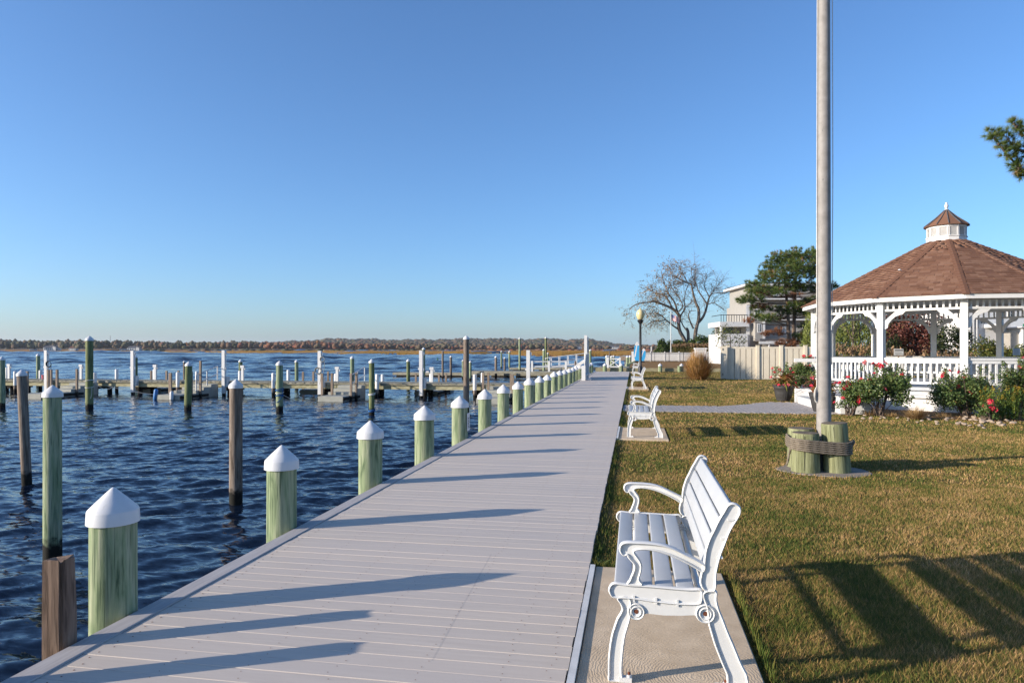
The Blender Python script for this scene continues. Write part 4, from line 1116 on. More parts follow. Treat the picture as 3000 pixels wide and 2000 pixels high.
MB().beam((x0 + 0.2, 0, 0.74), (x1 - 0.07, 0, 0.74), 0.06, 0.09).build('rail', M['white_vinyl'], xg); MB().beam((x0 + 0.2, 0, 0.10), (x1 - 0.07, 0, 0.10), 0.06, 0.09).build('rail', M['white_vinyl'], xg)
MB().beam((x0 + 0.2, -0.035, 0.14), (x1 - 0.08, -0.035, 0.70), 0.05, 0.07).build('brace', M['white_vinyl'], xg); MB().beam((x0 + 0.2, 0.035, 0.70), (x1 - 0.08, 0.035, 0.14), 0.05, 0.07).build('brace', M['white_vinyl'], xg)
tag(MB().box(-3.0, -0.4, 55.3, 64, -0.25, 0.14).build('far_dock_deck', M['dock_wood']), 'weathered far dock deck behind the cross braced gate', 'dock')
tag(MB().box(-7.5, -3.05, 72, 74, -0.45, -0.15).build('far_platform', M['dock_wood']), 'low grey platform between the gangway and the far dock', 'dock')
for i, (px, d, yt) in enumerate(((1777.5, 76, 1040), (1782, 80, 1040), (1791.5, 78, 1041), (1797.5, 80, 1040), (1838, 74, 1041), (1846, 78, 1040))):
    water_pile(px, d, yt, 0.15, M['pile_green'], f'{ORD[i]} green capped pile behind the cross braced gate, counting from the left', 'capped piles behind the cross gate', seed=70 + i)
water_pile(1786, 95, 1026, 0.09, M['pile_grey'], 'thin bare grey pole behind the cross braced gate', None, cap=False, seed=80)
for i in range(9):
    px = 1836 + i * 3.6; d = 63 + i * 3.1; x, y = dp(px, d)
    o = MB().lathe([(0.13, -1.3), (0.125, 0.30), (0.11, 0.33)], 12, wob=wobble(i)).build('fender_pile', M['pile_green'], None, (x, y, 0), smooth=50)
    tag(o, f'{ORD[i]} short bare green pile in the row leading to the white fence', 'pile', 'short bare piles by the far fence')
wb = thing('fish_table', 'weathered plywood box on a post beside the far piles', 'box', (*dp(1825, 66), 0))
MB().box(-0.28, 0.28, -0.15, 0.15, 0.62, 1.08).build('box', M['post_pink'], wb); MB().box(-0.05, 0.05, -0.05, 0.05, -0.6, 0.615).build('leg', M['post_pink'], wb, (0.2, 0, 0))
# paddle boards standing on end
for i, (px, w, h, lab) in enumerate(((1866.5, 0.40, 2.35, 'upright blue and white paddle board left of the lamp post'), (1881, 0.30, 1.55, 'second blue board leaning behind the lamp post'))):
    o = thing('paddle_board', lab, 'paddle board', (*dp(px, 84), 0.0), 0, 'paddle boards by the far fence')
    if i: o.rotation_euler = (0, 0.12, 0)
    P = [(-w * .55, 0), (-w, h * .3), (-w * .95, h * .6), (-w * .6, h * .86), (0, h), (w * .6, h * .86), (w * .95, h * .6), (w, h * .3), (w * .55, 0)]
    P = [(x * .95, z + 0.35) for x, z in crom([(p[0], p[1], 0) for p in P], 4) for x, z in [(x, z)]] if False else [(p[0], p[1] + 0.35) for p in [q[:2] for q in crom([(p[0], p[1], 0) for p in P], 4)]]
    me = MB().prism(P, -0.06, 0.06, axis='y').mesh('hull', M['sky_blue']); link('hull', me, o)
    tip = [p for p in P if p[1] > h * .80 + .35]; MB().prism(tip, -0.064, 0.064, axis='y').build('nose', M['white_plastic'], o)
    MB().prism([(-w * .9, h * .2 + .35), (-w * .5, h * .2 + .35), (w * .1, h * .8 + .35), (-w * .25, h * .8 + .35)], -0.066, -0.0605, axis='y').build('stripe', M['white_plastic'], o)
    MB().box(-w, w, -0.15, 0.2, 0, 0.34).build('rack', M['black_iron'], o)
# white fence with the black picket fence before it
wf = thing('vinyl_fence', 'long white vinyl privacy fence at the far end of the lawn', 'fence', (0.35, 93.2, 0.16))
for k in range(7):
    x = k * 1.85
    MB().box(x - 0.07, x + 0.07, -0.07, 0.07, 0, 1.26).build('post', M['white_vinyl'], wf)
    MB().lathe([(0.10, 1.262), (0.0, 1.34)], 4, (x, 0, 0), phase=PI / 4).build('post_cap', M['white_vinyl'], wf)
    if k < 6:
        MB().box(x + 0.07, x + 1.78, -0.03, 0.03, 1.08, 1.20).build('top_rail', M['white_vinyl'], wf)
        MB().box(x + 0.07, x + 1.78, -0.02, 0.02, 0.06, 1.08).build('panel', M['white_vinyl'], wf)
ip = thing('iron_fence', 'thin black iron picket fence in front of the white fence', 'fence', (0.9, 89.5, 0.16))
pk = MB().box(-0.012, 0.012, -0.012, 0.012, 0.05, 1.20).mesh('picket', M['black_iron'])
for k in range(88): link('picket', pk, ip, (k * 0.125, 0, 0))
for k in range(7): MB().box(-0.03, 0.03, -0.03, 0.03, 0, 1.26).build('post', M['black_iron'], ip, (k * 1.8 - 0.06, 0.03, 0))
for z in (0.15, 1.0, 1.14): MB().box(-0.05, 11.0, -0.028, -0.0125, z, z + 0.035).build('rail', M['black_iron'], ip)
MB().box(-1.2, -0.15, -0.03, 0.03, 0.0, 1.33).build('white_end_panel', M['white_vinyl'], ip)
fl = thing('flagpole_far', 'thin white flagpole with a flag flying behind the white fence', 'flagpole', (*dp(1965.5, 95), 0.16))
fl.name = 'distant_flagpole'
MB().lathe([(0.06, 0), (0.04, 6.75)], 12).build('pole', M['white_vinyl'], fl, smooth=50)
MB().lathe([(0.0, 6.75), (0.08, 6.8), (0.08, 6.86), (0.0, 6.92)], 10).build('finial', M['white_vinyl'], fl, smooth=60)
fg = thing('flag', 'small faded flag with stripes flying from the far white pole', 'flag', (*dp(1965.5, 95), 0.16))
def wave_strip(z0, z1, u0, u1, m, nm, y=0.0):
    n = 10; vs = []
    for k in range(n + 1):
        u = u0 + (u1 - u0) * k / n; sag = -0.42 * u; w_ = 0.09 * math.sin(u * 7)
        vs += [(0.06 + u * 0.92, w_ + y, z0 + sag), (0.06 + u * 0.92, w_ + y, z1 + sag), (0.06 + u * 0.92, w_ + y + 0.01, z0 + sag), (0.06 + u * 0.92, w_ + y + 0.01, z1 + sag)]
    fs = []
    for k in range(n):
        a = 4 * k; fs += [(a, a + 4, a + 5, a + 1), (a + 2, a + 3, a + 7, a + 6), (a + 1, a + 5, a + 7, a + 3), (a, a + 2, a + 6, a + 4)]
    MB().add(vs, fs).build(nm, m, fg, smooth=60)
for k in range(13): wave_strip(5.72 + k * 0.062, 5.72 + (k + 1) * 0.062, 0, 1.15, M['flag_red'] if k % 2 == 0 else M['white_worn'], 'stripe')
wave_strip(6.09, 6.525, 0, 0.48, M['flag_blue'], 'canton', -0.012); wave_strip(6.09, 6.525, 0, 0.48, M['flag_blue'], 'canton', 0.012)
bc = thing('boat_canopy', 'small grey boat canopy on posts behind the far fence', 'canopy', (*dp(1917, 112), 0))
MB().box(-1.5, 1.2, -1.2, 1.2, 1.35, 1.5).build('roof', M['roof_dark'], bc)
for x in (-1.4, -0.3, 1.1): MB().box(x - 0.05, x + 0.05, -1.1, -1.0, 0, 1.345).build('post', M['white_worn'], bc)
MB().box(-1.2, 0.9, -0.8, 0.8, 0.2, 0.9).build('covered_hull', M['white_worn'], bc); MB().box(-0.6, -0.4, 0.0, 0.2, 1.505, 2.3).build('mast', M['white_worn'], bc)

# ================================================================== tan board fence
tf = thing('board_fence', 'tan vinyl board fence with wide vertical boards', 'fence', (5.24, 40.1, LAWN))
bdm = MB().box(0, 0.275, -0.05, 0.0, 0.05, 1.72).mesh('board', M['tan_vinyl'])
x = 0.04; k = 0
while x < 5.2:
    link('board', bdm, tf, (x, 0.0, 0)); x += 0.313; k += 1
MB().box(0.02, 5.35, 0.03, 0.05, 0.06, 1.70).build('backing', M['tan_vinyl'], tf)
MB().box(0.02, 5.35, -0.065, 0.055, 1.725, 1.82).build('top_rail', M['tan_vinyl'], tf); MB().box(0.02, 5.35, -0.04, 0.04, 0.0, 0.048).build('bottom_rail', M['tan_vinyl'], tf)
for px in (2133, 2220, 2289, 2360):
    x = xatY(px, 40.05) - 5.24; MB().box(x - 0.08, x + 0.08, -0.115, 0.075, 0, 1.87).build('post', M['tan_vinyl'], tf); MB().box(x - 0.095, x + 0.095, -0.13, 0.09, 1.873, 1.91).build('post_cap', M['tan_vinyl'], tf)
gl = thing('gate_leaf', 'narrow pale gate leaf standing open at the left end of the tan fence', 'gate', (4.80, 39.85, LAWN))
MB().box(0, 0.36, -0.03, 0.03, 0.04, 1.86).build('panel', M['tan_vinyl'], gl)
for z in (0.22, 1.62): MB().box(0.10, 0.14, -0.045, -0.031, z, z + 0.12).build('latch', M['black_iron'], gl)
ub = thing('utility_cabinet', 'white cabinet half hidden behind the rusty ornamental grass', 'cabinet', (3.72, 39.75, LAWN))
MB().box(-0.32, 0.26, -0.42, 0.36, 0, 1.68).build('body', M['white_vinyl'], ub); MB().box(-0.36, 0.30, -0.46, 0.40, 1.682, 1.76).build('lid', M['white_vinyl'], ub)

# ================================================================== gazebo
gz = thing('gazebo', 'white twelve-sided gazebo with brown shingled roof and louvred cupola', 'gazebo', (GZ[0], GZ[1], LAWN))
NS, RP, A0 = 12, 3.77, 0.2366
ang = lambda k: A0 + k * PI / 6
C15 = math.cos(PI / 12); T15 = math.tan(PI / 12)
def ngon(r, n=NS, a0=A0): return [(r * math.cos(a0 + 2 * PI * k / n), r * math.sin(a0 + 2 * PI * k / n)) for k in range(n)]
MB().prism(ngon(3.84), 0.0, 0.525).build('skirt', M['white_vinyl'], gz)
MB().prism(ngon(3.98), 0.53, 0.61).build('floor', M['slat_grey'], gz)
MB().prism(ngon(4.36), 0.345, 0.41).build('ledge', M['white_vinyl'], gz)
MB().prism(ngon(4.26), 0.0, 0.34).build('lower_skirt', M['white_vinyl'], gz)
post_me = bevel_mesh(MB().box(-0.085, 0.085, -0.085, 0.085, 0.612, 2.93).mesh('post', M['white_vinyl']), 0.008, 1)
for k in range(NS): link('post', post_me, gz, (RP * math.cos(ang(k)), RP * math.sin(ang(k)), 0), (0, 0, ang(k)))
SL = 2 * RP * math.sin(PI / 12) - 0.175
h = SL / 2
mb = MB(); mb.box(-h, h, -0.06, 0.06, 1.345, 1.395); mb.box(-h, h, -0.035, 0.035, 1.255, 1.343); hand_me = mb.mesh('handrail', M['white_vinyl'])
bot_me = MB().box(-h, h, -0.035, 0.035, 0.69, 0.755).mesh('bottom_rail', M['white_vinyl'])
frz_me = MB().box(-h, h, -0.035, 0.035, 2.68, 2.74).mesh('frieze_rail', M['white_vinyl'])
beam_me = MB().box(-h - 0.08, h + 0.08, -0.05, 0.05, 2.92, 3.03).mesh('beam', M['white_vinyl'])
bal_me = MB().box(-0.023, 0.023, -0.023, 0.023, 0.757, 1.253).mesh('baluster', M['white_vinyl'])
fb_me = MB().box(-0.023, 0.023, -0.023, 0.023, 2.742, 2.918).mesh('frieze_baluster', M['white_vinyl'])
BR = [(h - 0.52, 2.678), (h - 0.27, 2.678), (h, 2.42), (h, 2.18), (h - 0.075, 2.23), (h - 0.10, 2.34), (h - 0.165, 2.44), (h - 0.26, 2.53), (h - 0.36, 2.575), (h - 0.44, 2.59)]
br_me = [MB().prism(BR, -0.035, 0.035, axis='y').mesh('bracket', M['white_vinyl']), MB().prism([(-x, z) for x, z in BR], -0.035, 0.035, axis='y').mesh('bracket', M['white_vinyl'])]
mb = MB(); mb.box(-h + 0.12, h - 0.12, -0.62, -0.20, 0.98, 1.03); seat_me = mb.mesh('bench_seat', M['white_vinyl'])
mb = MB()
for q in range(6): mb.cbox((-h + 0.25 + q * (2 * h - 0.5) / 5, -0.16, 1.16), (0.19, 0.025, 0.26), Matrix.Translation((0, -0.1, 0)))
back_me = mb.mesh('bench_back', M['white_worn'])
leg_me = MB().box(-0.04, 0.04, -0.6, -0.24, 0.612, 0.979).mesh('bench_leg', M['white_worn'])
for k in range(NS):
    m_ = ang(k) + PI / 12; r_ = RP * C15
    loc = (r_ * math.cos(m_), r_ * math.sin(m_), 0); rot = (0, 0, m_ - PI / 2)
    link('frieze_rail', frz_me, gz, loc, rot); link('beam', beam_me, gz, loc, rot)
    for bm2 in br_me: link('bracket', bm2, gz, loc, rot)
    for q in range(12):
        s = -h + (q + 0.5) * 2 * h / 12; p = (loc[0] + s * math.cos(rot[2]), loc[1] + s * math.sin(rot[2]), 0)
        link('frieze_baluster', fb_me, gz, p, rot)
        if k != 5: link('baluster', bal_me, gz, p, rot)
    if k != 5:
        link('handrail', hand_me, gz, loc, rot); link('bottom_rail', bot_me, gz, loc, rot)
        link('bench_seat', seat_me, gz, loc, rot); link('bench_back', back_me, gz, loc, rot)
        for s in (-0.7, 0.7): link('bench_leg', leg_me, gz, (loc[0] + s * math.cos(rot[2]), loc[1] + s * math.sin(rot[2]), 0), rot)
# roof
RE, ZE, RT, ZT = 4.14, 3.06, 0.50, 4.98
def ring(r, z): return [(x, y, z) for x, y in ngon(r)]
mb = MB(); mb.add(ring(RE, ZE) + ring(RT, ZT), [(k, (k + 1) % NS, NS + (k + 1) % NS, NS + k) for k in range(NS)] + [tuple(range(NS, 2 * NS))])
roof = link('roof', mb.mesh('roof', M['shingle_run']), gz)
mb = MB(); mb.add(ring(RE - 0.06, ZE - 0.03) + ring(RT, ZT - 0.06), [(k, (k + 1) % NS, NS + (k + 1) % NS, NS + k) for k in range(NS)]); mb.build('ceiling', M['white_worn'], roof)
fas = MB(); n = NS
fas.add(ring(RE - 0.02, 2.935) + ring(RE - 0.02, ZE - 0.004) + ring(RE - 0.06, 2.935) + ring(RE - 0.06, ZE - 0.004),
        [f for k in range(n) for k2 in [(k + 1) % n] for f in ((k, k2, n + k2, n + k), (2 * n + k, 3 * n + k, 3 * n + k2, 2 * n + k2), (k, 2 * n + k, 2 * n + k2, k2), (n + k, n + k2, 3 * n + k2, 3 * n + k))])
fas.build('fascia', M['white_vinyl'], roof)
sof = MB(); sof.add(ring(RE - 0.065, 2.94) + ring(RP - 0.1, 3.028), [(k, (k + 1) % n, n + (k + 1) % n, n + k) for k in range(n)]); sof.build('soffit', M['white_vinyl'], roof)
wedge = MB(); wedge.add([(-.5, 0, 0), (.5, 0, 0), (.5, 1, 0), (-.5, 1, 0), (-.5, 0, 1), (.5, 0, 1), (.5, 1, .12), (-.5, 1, .12)], [(3, 2, 1, 0), (4, 5, 6, 7), (0, 1, 5, 4), (1, 2, 6, 5), (2, 3, 7, 6), (3, 0, 4, 7)])
wm = wedge.mesh('shingle', M['shingle'])
apE, apT = RE * C15, RT * C15
SLEN = math.hypot(apE - apT, ZT - ZE)
run_parts = []; n_obj = 0
base = np.array(wedge.v); bf = np.array(wedge.f)
shs = []
for k in range(NS):
    m_ = ang(k) + PI / 12
    out = Vector((math.cos(m_), math.sin(m_), 0)); tan = Vector((-math.sin(m_), math.cos(m_), 0))
    up = (out * (apT - apE) + Vector((0, 0, ZT - ZE))).normalized(); nor = tan.cross(up)
    if nor.z < 0: nor = -nor
    j = 0
    while j * 0.142 < SLEN - 0.12:
        s = j * 0.142; a = apE + (apT - apE) * s / SLEN; W = 2 * a * T15
        p0 = out * a + Vector((0, 0, ZE + (ZT - ZE) * s / SLEN)) + nor * 0.002
        x = -W / 2 + 0.03 + (random.uniform(0, 0.12) if j else 0.0)
        while x < W / 2 - 0.05:
            w = min(random.uniform(0.11, 0.30), W / 2 - 0.03 - x)
            if w < 0.05: break
            c_ = p0 + tan * (x + w / 2) - up * 0.012
            Mx = Matrix(((tan.x * (w - 0.004), up.x * 0.16, nor.x, c_.x), (tan.y * (w - 0.004), up.y * 0.16, nor.y, c_.y), (tan.z, up.z * 0.16, nor.z, c_.z), (0, 0, 0, 1)))
            th = random.choice((0.007, 0.009, 0.016, 0.019))
            Mx = Mx @ Matrix.Diagonal((1, 1, th, 1))
            shs.append((k, j, Mx)); x += w
        j += 1
pref = {8: 0, 7: 0.02, 9: 14, 6: 12}
shs.sort(key=lambda s: pref.get(s[0], 60) + s[1] * (0.3 if s[0] in (7, 8) else 1))
for k, j, Mx in shs[:300]:
    o = bpy.data.objects.new('shingle', wm); COL.objects.link(o); o.parent = roof; o.matrix_local = Mx
for k, j, Mx in shs[300:]:
    A_ = np.array(Mx); V = base @ A_[:3, :3].T + A_[:3, 3]
    run_parts.append((V, bf, np.full(8, random.random())))
V, F, T = merge(run_parts)
tag(link('shingle_run', np_mesh('shingle_run', V, F, M['shingle_run'], T), roof), kind='stuff')
for k in range(NS):
    e = Vector((RE * math.cos(ang(k)), RE * math.sin(ang(k)), ZE)); tp = Vector((RT * math.cos(ang(k)), RT * math.sin(ang(k)), ZT))
    mb = MB(); Lh = (tp - e).length; nseg = 22; d_ = (tp - e).normalized()
    tg = Vector((-math.sin(ang(k)), math.cos(ang(k)), 0)); nn = tg.cross(d_); nn = nn if nn.z > 0 else -nn
    for q in range(nseg):
        a = e + d_ * (Lh * q / nseg - 0.03); b = e + d_ * (Lh * (q + 1) / nseg)
        hw = 0.085
        for sgn in (-1, 1):
            l0, l1 = a + tg * sgn * hw - nn * 0.012, b + tg * sgn * hw - nn * 0.020
            t0, t1 = a + nn * 0.032, b + nn * 0.018
            mb.add([a + nn * .0, t0, l0 + nn * 0.028, l0, b, t1, l1 + nn * 0.02, l1], [(0, 1, 2, 3), (4, 7, 6, 5), (1, 5, 6, 2), (2, 6, 7, 3), (0, 3, 7, 4), (0, 4, 5, 1)])
    mb.build('hip_cap', M['shingle'], roof)
o = MB().box(-0.05, 0.05, -0.03, 0.03, 0, 0.02).build('roof_patch', M['white_plastic'], roof, None)
e = Vector((RE * math.cos(ang(7)), RE * math.sin(ang(7)), ZE)).lerp(Vector((RT * math.cos(ang(7)), RT * math.sin(ang(7)), ZT)), 0.42); o.location = e + Vector((-0.08, -0.02, 0.045)); o.rotation_euler = (0.1, -0.3, ang(7))
# cupola
cu = link('cupola', MB().prism(ngon(0.50), 4.86, 5.40).mesh('cupola', M['white_vinyl']), gz)
MB().prism(ngon(0.545), 4.84, 5.075).build('base', M['white_vinyl'], cu); MB().prism(ngon(0.565), 5.077, 5.10).build('molding', M['white_vinyl'], cu); MB().prism(ngon(0.545), 5.37, 5.455).build('top_band', M['white_vinyl'], cu)
lv = MB(); wl = 0.5 * math.sin(PI / 12)
lv.box(-wl, -wl + 0.03, 0, 0.035, 5.10, 5.37); lv.box(wl - 0.03, wl, 0, 0.035, 5.10, 5.37)
for q in range(8): lv.box(-wl + 0.03, wl - 0.03, -0.015, 0.015, -0.004, 0.004, Matrix.Translation((0, 0.014, 5.122 + q * 0.032)) @ Matrix.Rotation(-0.6, 4, 'X'))
lvm = lv.mesh('louver', M['white_vinyl'])
for k in range(NS):
    m_ = ang(k) + PI / 12; link('louver', lvm, cu, (0.501 * C15 * math.cos(m_), 0.501 * C15 * math.sin(m_), 0), (0, 0, m_ - PI / 2))
mb = MB(); mb.add(ring(0.625, 5.43) + ring(0.60, 5.455) + ring(0.30, 5.70) + ring(0.03, 5.97), [(q * n + k, q * n + (k + 1) % n, (q + 1) * n + (k + 1) % n, (q + 1) * n + k) for q in range(3) for k in range(n)] + [tuple(reversed(range(n)))])
cr = mb.build('cupola_roof', M['shingle'], gz)
for k in range(NS):
    c_, s_ = math.cos(ang(k)), math.sin(ang(k)); MB().tube([(0.615 * c_, 0.615 * s_, 5.46), (0.305 * c_, 0.305 * s_, 5.71), (0.03 * c_, 0.03 * s_, 5.975)], 0.014, 5).build('hip_cap', M['roof_dark'], cr)
MB().lathe([(0.05, 5.95), (0.055, 5.985), (0.03, 6.0), (0.045, 6.04), (0.06, 6.08), (0.05, 6.12), (0.028, 6.145), (0.038, 6.165), (0.03, 6.19), (0.0, 6.20)], 16).build('finial', M['white_plastic'], gz, smooth=70)
# steps on the boardwalk side
st = thing('gazebo_steps', 'white wooden entry steps of the gazebo beside the potted plants', 'steps', (0, 0, LAWN))
MB().box(4.92, 5.9, 19.35, 22.0, 0, 0.20).build('lower_step', M['white_vinyl'], st); MB().box(4.90, 5.5, 19.36, 21.99, 0.203, 0.225).build('tread', M['slat_grey'], st)
MB().box(5.28, 6.1, 19.3, 22.35, 0.0, 0.405).build('landing', M['white_vinyl'], st); MB().box(5.26, 6.1, 19.31, 22.34, 0.408, 0.428).build('tread', M['slat_grey'], st)
MB().box(5.13, 5.85, 18.42, 19.28, 0.0, 0.41).build('side_box', M['white_vinyl'], st); MB().box(5.10, 5.88, 18.40, 19.29, 0.413, 0.435).build('cap_board', M['white_vinyl'], st)
for z in (0.14, 0.27): MB().box(5.118, 5.128, 18.43, 19.27, z, z + 0.012).build('groove_trim', M['white_worn'], st)
MB().box(4.93, 5.6, 22.36, 22.5, 0.0, 0.42).build('side_wall', M['white_vinyl'], st)
hr = thing('step_handrail', 'short white handrail left of the gazebo above the rose bush', 'railing', (0, 0, LAWN))
MB().box(5.02, 5.85, 22.9, 22.98, 1.24, 1.35).build('rail', M['white_vinyl'], hr)
for x in (5.7,): MB().box(x - 0.045, x + 0.045, 22.895, 22.985, 0, 1.237).build('post', M['white_vinyl'], hr)
# paper notices on the far railing
for i, (px, w, hh) in enumerate(((2633, 0.34, 0.235), (2978, 0.26, 0.25))):
    x, y = dp(px, 24.55); r_ = math.hypot(x - GZ[0], y - GZ[1])
    o = thing('paper_notice', ('wide white notice with printed lines, seen through the middle of the gazebo' if i == 0 else 'squarish white notice seen through the right side of the gazebo'), 'sign', (x, y, 1.40), YAW, 'paper notices at the gazebo')
    MB().box(-w / 2, w / 2, -0.006, 0.006, 0, hh).build('board', M['white_plastic'], o)
    MB().box(-0.02, 0.02, 0.008, 0.03, -0.3, hh * .6).build('stake', M['post_pink'], o)
    mb = MB()
    if i == 0: mb.box(-w / 2 + .02, w / 2 - .02, -0.0085, -0.0065, hh * .66, hh * .82)
    for q in range(2 if i == 0 else 6): mb.box(-w / 2 + .03, w / 2 - .03 - .03 * (q % 2), -0.0085, -0.0065, 0.03 + q * hh / (4.6 if i == 0 else 7), 0.04 + q * hh / (4.6 if i == 0 else 7))
    mb.build('print', M['ink'], o)

# ================================================================== plants
def blade_set(base, L, w, th, az, droop, rng=RNG, segs=4, twist=0.0):
    """arching blades: arrays per blade; returns V,F"""
    n = len(base); t = np.linspace(0, 1, segs + 1)
    hx, hy = np.cos(az), np.sin(az)
    out = L * np.sin(th); up = L * np.cos(th)
    V = np.empty((n, segs + 1, 2, 3))
    sx, sy = -hy, hx
    for i, q in enumerate(t):
        r = out * q + droop * L * 0.5 * q ** 2; z = up * q - droop * L * q ** 2.2
        ww = w * (1 - q ** 2) + w * 0.04
        for s, k in ((-1, 0), (1, 1)):
            V[:, i, k, 0] = base[:, 0] + hx * r + s * sx * ww
            V[:, i, k, 1] = base[:, 1] + hy * r + s * sy * ww
            V[:, i, k, 2] = base[:, 2] + z
    m = (segs + 1) * 2
    f = np.array([[2 * i, 2 * i + 1, 2 * i + 3, 2 * i + 2] for i in range(segs)])
    F = (np.arange(n)[:, None, None] * m + f[None]).reshape(-1, 4)
    return V.reshape(-1, 3), F
def U(a, b, n): return RNG.uniform(a, b, n)
def tuft_grass(name, label, cat, loc, n, L, w, th, droop, m, rbase, tint=(0, 1), group=None):
    a = U(0, 2 * PI, n); r = rbase * np.sqrt(U(0, 1, n))
    base = np.stack([r * np.cos(a), r * np.sin(a), np.zeros(n)], 1)
    az = a + RNG.normal(0, 0.6, n)
    V, F = blade_set(base, U(L[0], L[1], n), U(w[0], w[1], n), U(th[0], th[1], n), az, U(droop[0], droop[1], n))
    T = np.repeat(np.clip(U(tint[0], tint[1], n), 0, 1), 10)
    o = link(name, np_mesh(name, V, F, M[m], T), None, loc)
    return tag(o, label, cat, group)
def cloud(ells, n, size, rng=RNG, asp=0.55, droop=0.0, shell=0.55, gap=0.0):
    """leaf centres in a list of ellipsoids (cx,cy,cz,rx,ry,rz)"""
    E = np.array(ells, float); vol = E[:, 3] * E[:, 4] * E[:, 5]; vol = vol ** 0.8 / (vol ** 0.8).sum()
    idx = rng.choice(len(E), n, p=vol)
    d = rng.normal(size=(n, 3)); d /= np.linalg.norm(d, axis=1)[:, None]
    r = shell + (1 - shell) * rng.random(n) ** 0.7
    r *= 1 + 0.16 * np.sin(d[:, 0] * 6 + idx * 1.7) * np.sin(d[:, 1] * 5 + idx) + 0.12 * np.sin(d[:, 2] * 9 + idx * 2.1)
    C = E[idx, :3] + d * r[:, None] * E[idx, 3:]
    V, F = leaves(C, d, np.full(n, size), asp, rng, droop)
    return C, d, V, F, idx
bloom = MB()
for q in range(9):
    a = q * 2.4; r0, r1 = 0.012, 0.048 - 0.0025 * q; z1 = 0.006 + 0.004 * q; wd = 0.55 - 0.02 * q
    P = [(r0 * math.cos(a - wd), r0 * math.sin(a - wd), 0), (r0 * math.cos(a + wd), r0 * math.sin(a + wd), 0), (r1 * math.cos(a + wd), r1 * math.sin(a + wd), z1 + 0.008), (r1 * 1.12 * math.cos(a), r1 * 1.12 * math.sin(a), z1), (r1 * math.cos(a - wd), r1 * math.sin(a - wd), z1 + 0.008)]
    bloom.add(P, [(0, 1, 2, 3, 4)])
bloom_me = [bloom.mesh('bloom', M['rose'], None, False), bloom.mesh('bloom', M['rose_pink'], None, False)]
def rose_bush(x, y, w, hgt, label, nl, blooms, seed, skirt=0.12):
    rng = np.random.default_rng(seed); r = random.Random(seed)
    o = thing('rose_bush', label, 'rose bush', (x, y, LAWN), 0, 'red rose bushes round the gazebo')
    ells = []
    for k in range(18):
        a = r.uniform(0, 2 * PI); q = r.random() ** 0.6
        rr = r.uniform(0.17, 0.30) * w / 2.0 * 1.3
        ells.append((q * (w / 2 - rr) * math.cos(a), q * (w / 2 - rr) * 0.8 * math.sin(a), skirt + rr * .6 + (hgt - skirt - 1.7 * rr) * r.random() ** 0.85 * (1 - 0.2 * q), rr * 1.1, rr, rr * 0.95))
    for k in range(9):                                                     # loose shoots on top
        a = r.uniform(0, 2 * PI); q = r.uniform(0.1, 0.9) * w / 2
        ells.append((q * math.cos(a), q * .8 * math.sin(a), hgt * r.uniform(0.78, 1.0), 0.07, 0.07, 0.13))
    nl = int(nl * 1.45); C, d, V, F, idx = cloud(ells, nl, 0.054, rng, 0.62, shell=0.25)
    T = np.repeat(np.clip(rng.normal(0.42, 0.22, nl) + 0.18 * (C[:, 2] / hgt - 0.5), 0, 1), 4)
    link('foliage', np_mesh('foliage', V, F, M['rose_leaf'], T), o)
    mb = MB()
    for e in ells:
        a = r.uniform(0, 6.3); b = (0.10 * math.cos(a), 0.08 * math.sin(a), 0)
        mb.tube(crom([b, (b[0] + (e[0] - b[0]) * .45, b[1] + (e[1] - b[1]) * .45, e[2] * .6), (e[0], e[1], e[2])], 3), [0.011, 0.010, 0.010, 0.008, 0.007, 0.006, 0.004], 5)
    mb.build('stems', M['bark'], o)
    for k in range(int(blooms * 1.5)):
        e = ells[r.randrange(len(ells))]
        a = r.uniform(PI * 0.85, PI * 2.05); el = r.uniform(-0.1, 1.1)
        dv = Vector((math.cos(a) * math.cos(el), math.sin(a) * math.cos(el), math.sin(el)))
        p = Vector(e[:3]) + Vector((dv.x * e[3], dv.y * e[4], dv.z * e[5])) * 1.08
        for q in range(r.choice((1, 1, 2, 3))):
            b = link('bloom', bloom_me[0 if r.random() < 0.75 else 1], o, p + Vector((r.uniform(-.05, .05), r.uniform(-.05, .05), r.uniform(-.04, .04))) * (q > 0))
            b.rotation_mode = 'QUATERNION'; b.rotation_quaternion = (dv + Vector((r.uniform(-.4, .4), r.uniform(-.4, .4), .2))).to_track_quat('Z', 'Y'); s = r.uniform(0.8, 1.35); b.scale = (s, s, s)
    return o
x, y = dp(2350, 22.6)
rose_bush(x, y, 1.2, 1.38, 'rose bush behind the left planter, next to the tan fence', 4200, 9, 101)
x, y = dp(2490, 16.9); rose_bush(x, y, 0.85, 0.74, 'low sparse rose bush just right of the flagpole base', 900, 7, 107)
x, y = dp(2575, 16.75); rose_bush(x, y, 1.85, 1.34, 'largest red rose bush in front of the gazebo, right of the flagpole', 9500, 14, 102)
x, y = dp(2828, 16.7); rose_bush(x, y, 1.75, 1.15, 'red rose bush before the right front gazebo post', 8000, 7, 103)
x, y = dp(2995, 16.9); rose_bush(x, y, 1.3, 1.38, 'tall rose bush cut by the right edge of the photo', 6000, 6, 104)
x, y = dp(2890, 15.6); rose_bush(x, y, 0.55, 0.38, 'tiny rose plant with a few bright blooms low among the rocks', 600, 5, 105, 0.03)
